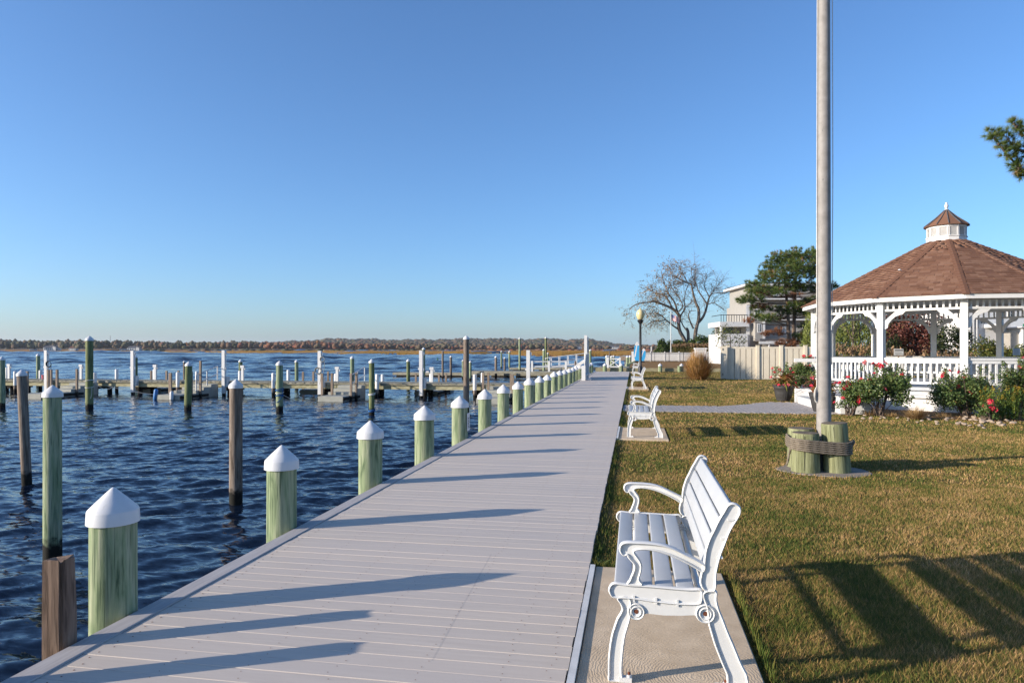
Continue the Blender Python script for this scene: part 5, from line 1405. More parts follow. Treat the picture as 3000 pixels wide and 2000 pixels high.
# goldenrod clump
gr = thing('goldenrod', 'bright green goldenrod clump with yellow tops at the right bed', 'plant', (*dp(2935, 15.9), LAWN))
n = 130; a = U(0, 2 * PI, n); r_ = 0.42 * np.sqrt(U(0, 1, n)); hb = U(0.35, 0.72, n); parts = []
for k in range(n):
    mm = 13; zz = np.linspace(0.05, 0.95, mm) * hb[k]; lean = 0.25
    base = np.stack([r_[k] * np.cos(a[k]) * (1 + lean * zz), r_[k] * np.sin(a[k]) * (1 + lean * zz), zz], 1)
    V, F = blade_set(base, U(0.09, 0.16, mm), np.full(mm, 0.011), U(0.5, 1.1, mm), U(0, 2 * PI, mm), U(0.1, 0.4, mm), segs=2)
    parts.append((V, F, np.repeat(U(0.1, 0.78, mm), 6)))
V, F, T = merge(parts); link('foliage', np_mesh('foliage', V, F, M['rod'], T), gr)
ells = [(r_[k] * math.cos(a[k]) * 1.15, r_[k] * math.sin(a[k]) * 1.15, hb[k] + 0.02, 0.035, 0.035, 0.07) for k in range(0, n, 3)]
C, d, V, F, idx = cloud(ells, 900, 0.022); link('flower_heads', np_mesh('flower_heads', V, F, M['rod'], np.full(len(V), 0.97)), gr)
tuft_grass('grass_tuft', 'dry straw-coloured grass tuft among the bed rocks', 'plant', (*dp(2682, 16.0), LAWN), 700, (0.22, 0.42), (0.003, 0.006), (0.15, 1.15), (0.05, 0.5), 'dry_grass', 0.12)
for i, (px, d, sc) in enumerate(((2545, 16.9, .5), (2760, 16.3, .45), (2610, 16.6, .4))):
    tuft_grass('grass_tuft', f'{["left", "right", "middle"][i]} one of the small dry weed wisps between the rose bushes', 'plant', (*dp(px, d), LAWN), 160, (0.15 * sc, 0.45 * sc), (0.003, 0.005), (0.2, 1.2), (0.05, 0.4), 'dry_grass', 0.14)
tuft_grass('grass_tuft', 'brown dead grass tuft behind the third bench', 'plant', (0.34, 30.75, LAWN), 420, (0.25, 0.45), (0.004, 0.008), (0.3, 1.2), (0.1, 0.5), 'dry_grass', 0.16)
# little green weed at the boardwalk edge beside the first pad
n = 26; V, F = blade_set(np.stack([U(-.05, .06, n), U(-.05, .05, n), np.zeros(n)], 1), U(.06, .12, n), U(.008, .015, n), U(.3, 1.2, n), U(0, 6.28, n), U(0, .3, n), segs=3)
tag(link('weed', np_mesh('weed', V, F, M['shrub'], np.repeat(U(.5, 1, n), 8)), None, (-0.22, 5.1, -0.055)), 'small bright green weed at the boardwalk edge behind the first bench', 'weed')
# rocks edging the bed
rb = bmesh.new(); bmesh.ops.create_icosphere(rb, subdivisions=2, radius=1.0)
rock_me = []
for s in range(4):
    b = rb.copy()
    for v_ in b.verts:
        nz = mnoise.noise(v_.co * 1.3 + Vector((s * 7, 0, 0))); v_.co *= 1 + 0.45 * nz; v_.co.z *= 0.62
    me = bpy.data.meshes.new('bed_rock'); b.to_mesh(me); b.free(); finish(me, M['rock'], 35); rock_me.append(me)
rb.free()
for i in range(74):
    if i < 44: px, py = random.uniform(2800, 2990), random.gauss(1231, 8)
    elif i < 62: px, py = random.uniform(2660, 2800), random.gauss(1227, 6)
    else: px, py = random.uniform(2490, 2640), random.gauss(1222, 4)
    x, y = gp(px, py, LAWN); s = random.uniform(0.022, 0.056) * (1.15 if i < 44 else 0.85)
    o = link('bed_rock', rock_me[i % 4], None, (x, y, LAWN + s * 0.25), (random.uniform(-.3, .3), random.uniform(-.3, .3), random.uniform(0, 6.3)))
    o.scale = (s * random.uniform(0.8, 1.5), s, s * random.uniform(0.7, 1.1)); tag(o, 'pale rock in the loose stone edging of the gazebo bed', 'rock', 'rocks edging the flower bed')
# fallen leaves and straw litter in the bed
n = 2600; ph = U(PI * 1.22, PI * 1.9, n); rr = U(4.5, 6.3, n)
C = np.stack([GZ[0] + rr * np.cos(ph), GZ[1] + rr * np.sin(ph), np.full(n, -0.028)], 1); V, F = leaves(C, np.tile([0, 0, 1.0], (n, 1)) * 3, np.full(n, 0.05), 0.5)
tag(link('leaf_litter', np_mesh('leaf_litter', V, F, M['dry_grass'], np.repeat(U(0, 1, n), 4))), 'dry leaf litter scattered over the gazebo bed', 'leaf litter', kind='stuff')
n = 500; C = np.stack([U(0.8, 9, n), U(3, 22, n), np.full(n, -0.028)], 1); V, F = leaves(C, np.tile([0, 0, 1.0], (n, 1)) * 3, np.full(n, 0.035), 0.5)
tag(link('fallen_leaves', np_mesh('fallen_leaves', V, F, M['dry_grass'], np.repeat(U(0, .6, n), 4))), 'few small brown leaves fallen on the lawn', 'leaf litter', kind='stuff')
# planters with browned cannas
def planter(x, y, label, plab, seed, green):
    o = thing('planter_pot', label, 'planter', (x, y, LAWN), 0, 'dark ribbed planter pots')
    rib = lambda a, z: 1 + (0.022 * math.cos(28 * a) if 0.08 < z < 0.30 else 0)
    MB().lathe([(0.205, 0), (0.215, 0.03), (0.222, 0.075), (0.235, 0.10), (0.268, 0.27), (0.272, 0.30), (0.285, 0.33), (0.30, 0.40), (0.312, 0.41), (0.318, 0.475), (0.335, 0.485), (0.335, 0.505), (0.30, 0.505), (0.295, 0.43)], 112, wob=rib).build('pot', M['pot'], o, smooth=40)
    MB().lathe([(0.29, 0.425), (0.02, 0.455)], 24).build('soil', M['soil'], o)
    p = thing('canna_plant', plab, 'plant', (x, y, LAWN + 0.44), 0, 'browned cannas in pots')
    n = 90; a = U(0, 2 * PI, n); r_ = 0.2 * np.sqrt(U(0, 1, n)); base = np.stack([r_ * np.cos(a), r_ * np.sin(a), U(0, .25, n)], 1)
    V, F = blade_set(base, U(.25, .62, n), U(.025, .06, n), U(.1, .9, n), a + RNG.normal(0, .6, n), U(.2, .95, n), segs=6)
    link('leaves', np_mesh('leaves', V, F, M['canna'], np.repeat(np.clip(U(0, .75, n) + (U(0, 1, n) < green) * .5, 0, 1), 14)), p)
    ells = [(r * math.cos(q), r * math.sin(q), z, .10, .10, .12) for q, r, z in [(k * 1.3, .28, .18 + .12 * (k % 4)) for k in range(9)]]
    C, d, V, F, idx = cloud(ells, 700, 0.05); tag(link('filler', np_mesh('filler', V, F, M['rose_leaf'], np.repeat(U(.2, .9, 700), 4)), p), kind='stuff')
    r = random.Random(seed)
    for k in range(12):
        b = link('bloom', bloom_me[k % 2], p, (r.uniform(-.38, .38), r.uniform(-.38, .1), r.uniform(-.1, .62))); b.rotation_euler = (r.uniform(.2, 1.4), 0, r.uniform(-2, 2)); b.scale = (1.2,) * 3
planter(4.72, 23.05, 'dark ribbed planter pot standing alone left of the gazebo steps', 'reddish brown canna plant in the left planter pot', 1, .22)
x, y = dp(2408, 17.85); planter(x, y, 'dark planter pot half hidden behind the flagpole', 'wilted brown canna plant behind the flagpole', 2, .03)
# rusty ornamental grass
n = 3400; a = U(0, 2 * PI, n); r_ = 0.36 * np.sqrt(U(0, 1, n)); base = np.stack([r_ * np.cos(a), r_ * np.sin(a), np.zeros(n)], 1); th = np.abs(RNG.normal(0, .50, n)).clip(0, 1.3)
L = U(0.75, 1.9, n) * (1 - .26 * th) * (1 + .14 * np.sin(a * 3 + 1) + .08 * np.sin(a * 7)); V, F = blade_set(base, L, U(.007, .017, n), th, a + RNG.normal(0, .9, n), U(0.05, .45, n) * (0.3 + th), segs=5)
og = link('ornamental_grass', np_mesh('ornamental_grass', V, F, M['rust_grass'], np.repeat(np.clip(RNG.normal(.5, .22, n), 0, 1), 12)), None, (*dp(2046, 38.0), LAWN)); tag(og, 'big rust-coloured ornamental grass clump left of the tan fence', 'ornamental grass')

# ---- trees
def limb(mb, pts, r0, r1, n=6, k=3):
    p = crom(pts, k); m = len(p); mb.tube(p, [r0 + (r1 - r0) * (i / (m - 1)) for i in range(m)], n); return p
def twigs(mb, p, d, L, r, depth, rnd, tips, droop=0.0, spread=0.8):
    d = Vector(d).normalized(); q = Vector(p); pts = [q.copy()]
    for k in range(3):
        d = (d + Vector((rnd.gauss(0, .22), rnd.gauss(0, .22), rnd.gauss(0, .18) - droop * (k + 1) * .12))).normalized(); q = q + d * (L / 3); pts.append(q.copy())
    mb.tube(pts, [r, r * .85, r * .7, r * .5], 4, cap=False); tips.append((q, d))
    if depth > 0:
        for k in range(rnd.choice((2, 3, 3))):
            b = pts[rnd.choice((1, 2, 3))]; dd = (d + Vector((rnd.gauss(0, spread), rnd.gauss(0, spread), rnd.gauss(0.1, spread * .7)))).normalized()
            twigs(mb, b, dd, L * rnd.uniform(.55, .8), r * .62, depth - 1, rnd, tips, droop, spread)
def bare_tree():
    D = 101; o = thing('bare_tree', 'large spreading tree nearly bare, with a few golden leaves, behind the white fence', 'tree', (*dp(2020, D), 0.16))
    ox, oy, oz = o.location; rnd = random.Random(3)
    def W(x, y, off=0): X, Y = dp(1820 + x / 4.611, D + off); return (X - ox, Y - oy, zat(700 + y / 4.611, D) - oz)
    limbs = [([(885, 1500), (870, 1400), (840, 1330), (790, 1240), (775, 1130), (790, 1050), (740, 980), (690, 940)], .34, .22, 0, 0), ([(690, 940), (600, 900), (520, 870), (440, 850), (300, 870), (200, 890), (110, 960)], .20, .05, -2, 9),
             ([(785, 1060), (750, 950), (720, 850), (650, 750), (600, 640), (560, 520), (540, 420)], .17, .04, 1, 9), ([(690, 940), (640, 830), (570, 750), (500, 730), (420, 690), (330, 640)], .15, .04, 2, 9),
             ([(775, 1220), (700, 1170), (600, 1090), (540, 1030), (470, 1010)], .14, .04, -1, 8), ([(600, 1090), (520, 1110), (450, 1110), (380, 1150)], .08, .03, -2, 8), ([(800, 1040), (860, 930), (850, 850), (870, 700), (900, 620)], .12, .03, 2, 7),
             ([(860, 930), (930, 870), (960, 780)], .07, .03, 1, 4), ([(775, 980), (830, 900), (770, 780), (700, 690), (640, 560)], .11, .03, -1, 8), ([(905, 1500), (905, 1280), (885, 1205)], .26, .22, 1, 0), ([(880, 1230), (830, 1160), (800, 1090)], .12, .05, 0, 2),
             ([(985, 1500), (1000, 1290), (1020, 1180), (1045, 1080), (1045, 950), (1010, 870), (980, 770), (960, 680), (950, 610)], .33, .12, 0, 4), ([(950, 610), (880, 590), (780, 545), (700, 500)], .11, .03, -1, 7),
             ([(1040, 1130), (1100, 1060), (1140, 970), (1160, 890), (1190, 780), (1220, 740)], .21, .10, 1, 4), ([(1220, 740), (1330, 720), (1440, 720)], .08, .02, 2, 7), ([(1160, 880), (1100, 790), (1040, 700), (1020, 620), (1000, 560), (1010, 450)], .12, .03, -1, 9),
             ([(1160, 890), (1250, 860), (1320, 910), (1370, 950)], .08, .02, 0, 6), ([(975, 1210), (930, 1110), (910, 1040), (930, 980), (1010, 970)], .13, .04, -1, 4), ([(1190, 780), (1140, 680), (1120, 600), (1160, 500)], .09, .03, 2, 8),
             ([(960, 680), (1000, 600), (950, 480), (960, 380)], .09, .03, 1, 8), ([(900, 600), (850, 500), (800, 420)], .07, .025, -2, 7), ([(1220, 740), (1290, 640), (1360, 560)], .07, .02, 1, 8)]
    mb = MB(); tb = MB(); tips = []
    for P, r0, r1, off, nt in limbs:
        pts = [W(x, y, off * i / len(P)) for i, (x, y) in enumerate(P)]; p = limb(mb, pts, r0, r1)
        for k in range(nt * 2):
            i = rnd.randrange(len(p) // 4, len(p)); d = Vector(p[i]) - Vector(p[max(0, i - 2)])
            left = P[-1][0] < 620
            twigs(tb, p[i], d.normalized() * .7 + Vector((rnd.gauss(0, .7), rnd.gauss(0, .7), .35 + rnd.gauss(0, .5))), rnd.uniform(1.1, 2.0), .026, 2, rnd, tips, .9 if left else .1)
    mb.build('trunk', M['bark_grey'], o, smooth=60); tb.build('twigs', M['bark_grey'], o)
    C = []; T = []
    for q, d in tips:
        px = (q.x * RX + q.y * RY); high = q.z
        gold = px < -1.5 and high > 5.0
        k = rnd.choice((2, 3, 4)) if gold else (1 if (px < -1 and rnd.random() < .45) or rnd.random() < .12 else 0)
        for _ in range(k): C.append(q + Vector((rnd.gauss(0, .22), rnd.gauss(0, .22), rnd.gauss(0, .18)))); T.append(rnd.uniform(.0, 1))
    C = np.array(C); V, F = leaves(C, np.tile([0, 0, 1.0], (len(C), 1)), np.full(len(C), .20), .7)
    link('crown', np_mesh('crown', V, F, M['gold_leaf'], np.repeat(T, 4)), o)
bare_tree()
def needles(centres, dirs, nper, L, w, rng, spread=0.9):
    n = len(centres) * nper
    C = np.repeat(np.array(centres), nper, 0); D = np.repeat(np.array(dirs), nper, 0) + rng.normal(0, spread * .6, (n, 3)); D /= np.linalg.norm(D, axis=1)[:, None]
    S = np.cross(D, rng.normal(size=(n, 3))); S /= np.linalg.norm(S, axis=1)[:, None]; l = (L * rng.uniform(.6, 1.15, n))[:, None]
    V = np.empty((n, 3, 3)); V[:, 0] = C - S * w; V[:, 1] = C + S * w; V[:, 2] = C + D * l
    return V.reshape(-1, 3), np.arange(n * 3).reshape(n, 3)
def pine_tree():
    D = 52; o = thing('pine_tree', 'twin-trunked pine with layered green and browning needle clumps behind the tan fence', 'tree', (*dp(2318, D), LAWN)); ox, oy, oz = o.location
    rng = np.random.default_rng(8); rnd = random.Random(8)
    def W(px, py, off=0): X, Y = dp(px, D + off); return Vector((X - ox, Y - oy, zat(py, D) - oz))
    mb = MB()
    t1 = limb(mb, [W(2312, 1090), W(2311, 1000), W(2309, 930), W(2304, 870), W(2301, 830), W(2296, 780)], .17, .05, 8); t2 = limb(mb, [W(2324, 1090, .5), W(2325, 1000, .5), W(2327, 930, .5), W(2329, 860, .4), W(2333, 800, .3), W(2338, 745, .2)], .18, .05, 8)
    mb.build('trunk', M['bark'], o, smooth=60)
    green = [(2340, 758, 46, 24), (2290, 762, 42, 24), (2388, 742, 24, 22), (2258, 785, 32, 22), (2342, 796, 58, 24), (2238, 812, 22, 16), (2388, 796, 30, 24), (2290, 815, 58, 20), (2400, 770, 20, 24), (2232, 842, 50, 15), (2203, 836, 22, 10), (2215, 855, 30, 9), (2330, 838, 58, 16), (2275, 858, 30, 9), (2200, 880, 38, 12), (2172, 883, 14, 9), (2230, 905, 30, 9),
             (2378, 880, 28, 13), (2332, 897, 24, 11), (2400, 848, 26, 15), (2290, 908, 28, 11), (2342, 913, 34, 13), (2218, 926, 18, 9), (2254, 932, 30, 10), (2372, 922, 18, 9), (2345, 985, 20, 12), (2440, 838, 14, 11), (2425, 850, 22, 10), (2362, 955, 22, 10)]
    dead = [(2240, 862, 30, 7), (2320, 868, 30, 7), (2285, 930, 22, 7), (2192, 941, 14, 7), (2232, 898, 26, 7), (2248, 976, 16, 8), (2280, 972, 18, 10), (2290, 1006, 20, 9), (2318, 1006, 18, 10), (2335, 1000, 16, 8), (2360, 905, 16, 8)]
    lb = MB()
    for lst, nm, mk, dens in ((green, 'crown', 'pine', 1.0), (dead, 'dead_needles', 'pine_dead', .65)):
        cs, ds, ts = [], [], []
        for (px, py, rx, ry) in lst:
            m = int(rx * ry * .19 * dens) + 8; off = rnd.uniform(-1.8, 1.4) * rx / 40; c = W(px, py, off)
            tr = t1 if px < 2318 else t2; base = min(tr, key=lambda q: abs(q[2] - (c.z - .25)))
            lb.tube(crom([base, tuple(Vector(base).lerp(c, .5) - Vector((0, 0, .12))), tuple(c)], 3), [.05, .045, .04, .035, .03, .022, .015], 5)
            for k in range(m):
                v_ = Vector((rnd.gauss(0, .5), rnd.gauss(0, .5), rnd.gauss(0, .5))); v_ = v_ / max(1, v_.length)
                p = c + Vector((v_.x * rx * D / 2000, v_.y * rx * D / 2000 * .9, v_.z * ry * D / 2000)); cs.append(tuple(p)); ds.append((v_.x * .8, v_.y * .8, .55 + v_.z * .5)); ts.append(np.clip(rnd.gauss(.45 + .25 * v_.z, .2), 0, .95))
                if k % 5 == 0: lb.tube([tuple(c), tuple(c.lerp(p, .6) + Vector((0, 0, .03))), tuple(p)], .014, 4, cap=False)
        V, F = needles(cs, ds, 30, .27, .011, rng); link(nm, np_mesh(nm, V, F, M[mk], np.repeat(ts, 90)), o)
    for k in range(26):                                                   # bare lower twigs
        tr = rnd.choice((t1, t2)); b = Vector(tr[rnd.randrange(3, len(tr) - 4)]); a = rnd.uniform(0, 6.3); tips = []
        twigs(lb, b, (math.cos(a), math.sin(a), .1), rnd.uniform(.9, 1.9), .022, 1, rnd, tips, .1)
    lb.build('branches', M['bark'], o)
pine_tree()
def near_pine():
    D = 13.4; o = thing('near_pine', 'pine branch with long needles and cones reaching in at the upper right', 'tree', (*dp(3420, D), LAWN)); ox, oy, oz = o.location
    rng = np.random.default_rng(9); rnd = random.Random(9)
    def W(px, py, off=0): X, Y = dp(px, D + off); return (X - ox, Y - oy, zat(py, D) - oz)
    mb = MB(); mb.lathe([(.19, 0), (.16, 2), (.12, 5), (.05, 8.5)], 12); mb.build('trunk', M['bark'], o, smooth=60)
    lb = MB(); cs, ds, ts = [], [], []
    br = [[(3420, 640), (3200, 585), (3060, 540), (2990, 492), (2945, 455), (2915, 415), (2902, 396)], [(3200, 585), (3100, 480), (3030, 430), (2990, 395), (2972, 372)], [(3060, 540), (3010, 520), (2985, 500)], [(2990, 492), (2970, 440), (2948, 412)], [(3100, 480), (3040, 460), (2985, 440)],
          [(3420, 500), (3260, 420), (3120, 400), (3050, 420)], [(3420, 300), (3300, 230), (3180, 240)], [(3420, 420), (3520, 330), (3600, 320)], [(3420, 600), (3560, 520), (3650, 520)], [(3420, 200), (3390, 80), (3370, 0)]]
    for k in range(12):
        a = rnd.uniform(-1, 1); py = rnd.uniform(-250, 560); s_ = 1 if k % 4 else -.45
        br.append([(3420, py), (3420 + s_ * 120, py - 60 + 30 * a), (3420 + s_ * 260, py - 70 + 60 * a), (3420 + s_ * 330, py - 90 + 70 * a)])
    cone = MB()
    for bi, P in enumerate(br):
        p = limb(lb, [W(x, y, .25 * math.sin(bi + i)) for i, (x, y) in enumerate(P)], .035 if bi in (0, 5, 6, 7, 8) or bi > 9 else .016, .005, 6, 5)
        for i in range(len(p) // 4 if bi in (0,) else 0, len(p)):
            for q in range(3):
                v_ = Vector((rnd.gauss(0, 1), rnd.gauss(0, 1), rnd.gauss(.3, 1))).normalized() * rnd.uniform(.03, .14); b = Vector(p[i]) + v_; lb.tube([p[i], tuple(b)], .004, 4, cap=False)
                for e in range(2): cs.append(tuple(b)); dd = v_.normalized() + Vector((0, 0, .35)); ds.append(tuple(dd)); ts.append(np.clip(rnd.gauss(.55, .2), 0, .93))
            if rnd.random() < .22:
                c = Vector(p[i]) + Vector((0, 0, -.02)); cone.lathe([(.008, -.035), (.022, -.02), (.024, 0), (.016, .02), (.004, .035)], 7, tuple(c))
    V, F = needles(cs, ds, 40, .135, .0030, rng, 1.1); link('crown', np_mesh('crown', V, F, M['pine'], np.repeat(ts, 120)), o)
    lb.build('branches', M['bark'], o, smooth=60); cone.build('cones', M['post_brown'], o, smooth=60)
near_pine()
def leafy(name, label, cat, px, d, z0, ells, n, size, m, trunk=True, droop=0, asp=.55, shell=.4, group=None, seed=1, tint=(.45, .22), lit=.2):
    """ells in metres relative to the base: (right, away, up, rx, ry, rz)"""
    rng = np.random.default_rng(seed)
    o = thing(name, label, cat, (*dp(px, d), z0), 0, group)
    E = [(e[0] * RX + e[1] * FX, e[0] * RY + e[1] * FY, e[2], e[3], e[4], e[5]) for e in ells]; r = random.Random(seed); sub = []
    for e in E:
        sub.append((e[0], e[1], e[2], e[3] * .72, e[4] * .72, e[5] * .72))
        for k in range(9):
            v_ = Vector((r.gauss(0, 1), r.gauss(0, 1), r.gauss(.15, 1))).normalized(); s = r.uniform(.24, .42)
            sub.append((e[0] + v_.x * e[3] * .72, e[1] + v_.y * e[4] * .72, e[2] + v_.z * e[5] * .72, e[3] * s, e[4] * s, e[5] * s))
    C, dd, V, F, idx = cloud(sub, n, size, rng, asp, droop, shell)
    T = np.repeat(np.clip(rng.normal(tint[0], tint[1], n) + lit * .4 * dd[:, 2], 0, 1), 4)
    link('crown', np_mesh('crown', V, F, M[m], T), o)
    if trunk:
        mb = MB(); top = E[0]
        limb(mb, [(0, 0, 0), (top[0] * .3, top[1] * .3, top[2] * .5), (top[0], top[1], top[2])], .03 + .018 * top[2], .02, 7)
        for e in E[1:]: limb(mb, [(top[0] * .3, top[1] * .3, top[2] * .4), ((e[0] + top[0] * .3) * .5, (e[1] + top[1] * .3) * .5, e[2] * .7), e[:3]], .04, .012, 5)
        mb.build('trunk', M['bark'], o, smooth=60)
    return o
# shrubs and reeds behind the white fence
SG = 'green shrubs behind the white fence'
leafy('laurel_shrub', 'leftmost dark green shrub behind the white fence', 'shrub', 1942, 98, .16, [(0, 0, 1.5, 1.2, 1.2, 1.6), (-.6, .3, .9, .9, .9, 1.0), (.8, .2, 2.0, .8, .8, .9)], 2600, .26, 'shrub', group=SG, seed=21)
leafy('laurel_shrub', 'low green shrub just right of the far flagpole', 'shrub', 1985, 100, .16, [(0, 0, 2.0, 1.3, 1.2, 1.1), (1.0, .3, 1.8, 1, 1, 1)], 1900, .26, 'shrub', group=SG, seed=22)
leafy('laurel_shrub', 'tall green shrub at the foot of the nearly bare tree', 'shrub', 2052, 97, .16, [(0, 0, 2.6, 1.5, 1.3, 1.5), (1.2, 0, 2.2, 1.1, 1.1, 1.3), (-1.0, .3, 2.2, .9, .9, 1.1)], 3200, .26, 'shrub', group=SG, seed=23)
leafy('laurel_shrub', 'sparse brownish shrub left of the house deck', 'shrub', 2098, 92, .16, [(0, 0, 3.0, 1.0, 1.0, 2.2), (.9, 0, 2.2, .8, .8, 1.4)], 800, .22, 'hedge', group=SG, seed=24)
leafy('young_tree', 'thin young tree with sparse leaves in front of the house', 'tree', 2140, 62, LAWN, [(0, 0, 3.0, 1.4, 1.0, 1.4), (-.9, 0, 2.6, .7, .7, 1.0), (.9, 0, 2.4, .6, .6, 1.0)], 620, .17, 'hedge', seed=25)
def reeds(name, label, p0, p1, d, z0, n, L, seed):
    rng = np.random.default_rng(seed); a = dp(p0, d); b = dp(p1, d); t_ = rng.random(n)
    base = np.stack([a[0] + (b[0] - a[0]) * t_, a[1] + (b[1] - a[1]) * t_ + rng.uniform(-.6, .6, n), np.full(n, z0)], 1)
    V, F = blade_set(base, rng.uniform(L * .7, L * 1.1, n), rng.uniform(.015, .035, n), rng.uniform(0, .25, n), rng.uniform(0, 6.28, n), rng.uniform(.02, .2, n), segs=3)
    parts = [(V, F, np.repeat(rng.uniform(0, .55, n), 8))]
    m = n // 4; tp = base[:m] + np.array([0, 0, L * .93]) + rng.normal(0, .12, (m, 3)); V, F = leaves(np.repeat(tp, 7, 0) + rng.normal(0, .07, (m * 7, 3)), np.tile([0, 0, 1.], (m * 7, 1)), np.full(m * 7, .17), .35, rng, -.5)
    parts.append((V, F, np.repeat(rng.uniform(.6, 1, m * 7), 4)))
    V, F, T = merge(parts); tag(link(name, np_mesh(name, V, F, M['reed'], T)), label, 'reeds', kind='stuff')
reeds('reed_bed', 'band of tall brown-green reeds behind the white fence', 1972, 2112, 95.5, .16, 1500, 2.35, 31)
reeds('plume_grass', 'brown plumed grasses seen through the left gazebo bay', 2440, 2600, 31, LAWN, 420, 1.75, 32)
reeds('plume_grass', 'brown plumed grasses seen low through the middle gazebo bays', 2600, 2860, 30.5, LAWN, 330, 1.45, 33)
# trees and hedge behind the gazebo
def willow():
    rng = np.random.default_rng(41); o = thing('willow_tree', 'drooping yellow-green willow seen through the left gazebo bay', 'tree', (*dp(2500, 43), LAWN)); n = 230; parts = []
    for k in range(n):
        a = rng.uniform(0, 6.28); r = 3.0 * math.sqrt(rng.random()); top = 4.6 - .10 * r * r + rng.uniform(-.4, .3); L = rng.uniform(1.5, 3.3); m = int(L / .05); s = np.linspace(0, 1, m)
        C = np.stack([r * math.cos(a) + .25 * s * math.cos(a) + rng.normal(0, .05, m), r * math.sin(a) + .25 * s * math.sin(a) + rng.normal(0, .05, m), np.maximum(.3, top - L * s)], 1)
        V, F = leaves(C, rng.normal(size=(m, 3)), np.full(m, .15), .30, rng, 1.0); parts.append((V, F, np.repeat(np.clip(rng.normal(.35 + .35 * rng.random(), .15, m), 0, 1), 4)))
    V, F, T = merge(parts); link('crown', np_mesh('crown', V, F, M['willow'], T), o)
    mb = MB(); limb(mb, [(0, 0, 0), (.1, 0, 1.5), (0, .1, 3.2), (.2, 0, 4.4)], .22, .06, 8)
    for k in range(7): a = k * .9; limb(mb, [(0, 0, 2.2), (1.1 * math.cos(a), 1.1 * math.sin(a), 3.7), (2.3 * math.cos(a), 2.3 * math.sin(a), 4.0)], .09, .02, 6)
    mb.build('trunk', M['bark_grey'], o, smooth=60)
willow()
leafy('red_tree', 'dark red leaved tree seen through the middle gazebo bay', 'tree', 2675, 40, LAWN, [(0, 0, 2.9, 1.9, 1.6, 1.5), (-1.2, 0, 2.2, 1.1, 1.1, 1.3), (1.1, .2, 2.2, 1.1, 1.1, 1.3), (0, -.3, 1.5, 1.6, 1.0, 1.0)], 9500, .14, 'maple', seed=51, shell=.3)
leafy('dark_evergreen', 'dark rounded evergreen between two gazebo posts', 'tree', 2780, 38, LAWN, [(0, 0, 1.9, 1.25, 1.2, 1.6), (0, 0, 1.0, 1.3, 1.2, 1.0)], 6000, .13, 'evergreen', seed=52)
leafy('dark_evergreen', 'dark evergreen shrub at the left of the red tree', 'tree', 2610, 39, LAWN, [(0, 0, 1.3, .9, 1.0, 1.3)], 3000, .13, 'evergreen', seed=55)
HG = 'hedge bushes behind the gazebo'
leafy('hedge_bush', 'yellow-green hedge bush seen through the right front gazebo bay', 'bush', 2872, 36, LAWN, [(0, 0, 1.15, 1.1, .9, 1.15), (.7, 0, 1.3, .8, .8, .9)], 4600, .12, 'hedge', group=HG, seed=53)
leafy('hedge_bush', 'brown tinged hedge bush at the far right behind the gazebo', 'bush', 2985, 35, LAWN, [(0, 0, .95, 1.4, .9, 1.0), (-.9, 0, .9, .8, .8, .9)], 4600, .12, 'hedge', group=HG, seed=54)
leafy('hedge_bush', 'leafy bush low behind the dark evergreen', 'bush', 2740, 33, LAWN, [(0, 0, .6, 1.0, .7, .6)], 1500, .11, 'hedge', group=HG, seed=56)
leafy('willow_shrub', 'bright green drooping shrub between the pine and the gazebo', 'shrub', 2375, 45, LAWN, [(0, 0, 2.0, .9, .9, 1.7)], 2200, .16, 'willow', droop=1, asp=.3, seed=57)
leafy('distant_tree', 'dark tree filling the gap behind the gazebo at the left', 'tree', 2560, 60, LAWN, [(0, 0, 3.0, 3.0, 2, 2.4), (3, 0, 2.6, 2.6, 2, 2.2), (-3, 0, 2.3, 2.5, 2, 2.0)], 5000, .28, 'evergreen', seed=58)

# ================================================================== houses
hs = thing('beach_house', 'grey and white three-storey house behind the pine and tan fence', 'house', (*dp(2188, 75), LAWN), YAW)
def hx(px): return (px - 2188) * .0375
def hz(py): return zat(py, 75) - LAWN
W_ = lambda nm, x0, x1, y0, y1, z0, z1, m, par=None: MB().box(x0, x1, y0, y1, z0, z1).build(nm, M[m], par or hs)
W_('wall', hx(2188), hx(2410), 0.0, 7, 0, hz(892), 'siding'); W_('upper_wall', hx(2197), hx(2410), 0.0, 7, hz(892) + .003, hz(838), 'siding')
W_('corner_trim', hx(2186), hx(2196), -.04, -.005, 0, hz(894), 'white_vinyl'); W_('corner_trim', hx(2196), hx(2200), -.04, -.005, hz(890), hz(842), 'white_vinyl'); W_('eave', hx(2180), hx(2420), -.5, 7.4, hz(838) + .002, hz(832), 'white_vinyl')
rf = MB(); a, b = hx(2180), hx(2420); rf.add([(a, -.5, hz(831)), (b, -.5, hz(831)), (b, 7.4, hz(831)), (a, 7.4, hz(831)), ((a + b) / 2 - 2, 3.4, hz(818)), ((a + b) / 2 + 2, 3.4, hz(818))], [(0, 1, 5, 4), (1, 2, 5), (2, 3, 4, 5), (3, 0, 4), (3, 2, 1, 0)]); rf.build('roof', M['roof_dark'], hs)
for py in (876, 936): W_('skirt_roof', hx(2214), hx(2412), -.7, -.005, hz(py), hz(py - 6), 'roof_dark'); W_('fascia', hx(2212), hx(2414), -.74, -.705, hz(py + 3), hz(py - 1), 'white_vinyl')
by = W_('bay', hx(2204), hx(2232), -.9, -.005, hz(998), hz(942), 'siding'); W_('bay_trim', hx(2226), hx(2232.5), -.94, -.905, hz(998), hz(942), 'white_vinyl', by)
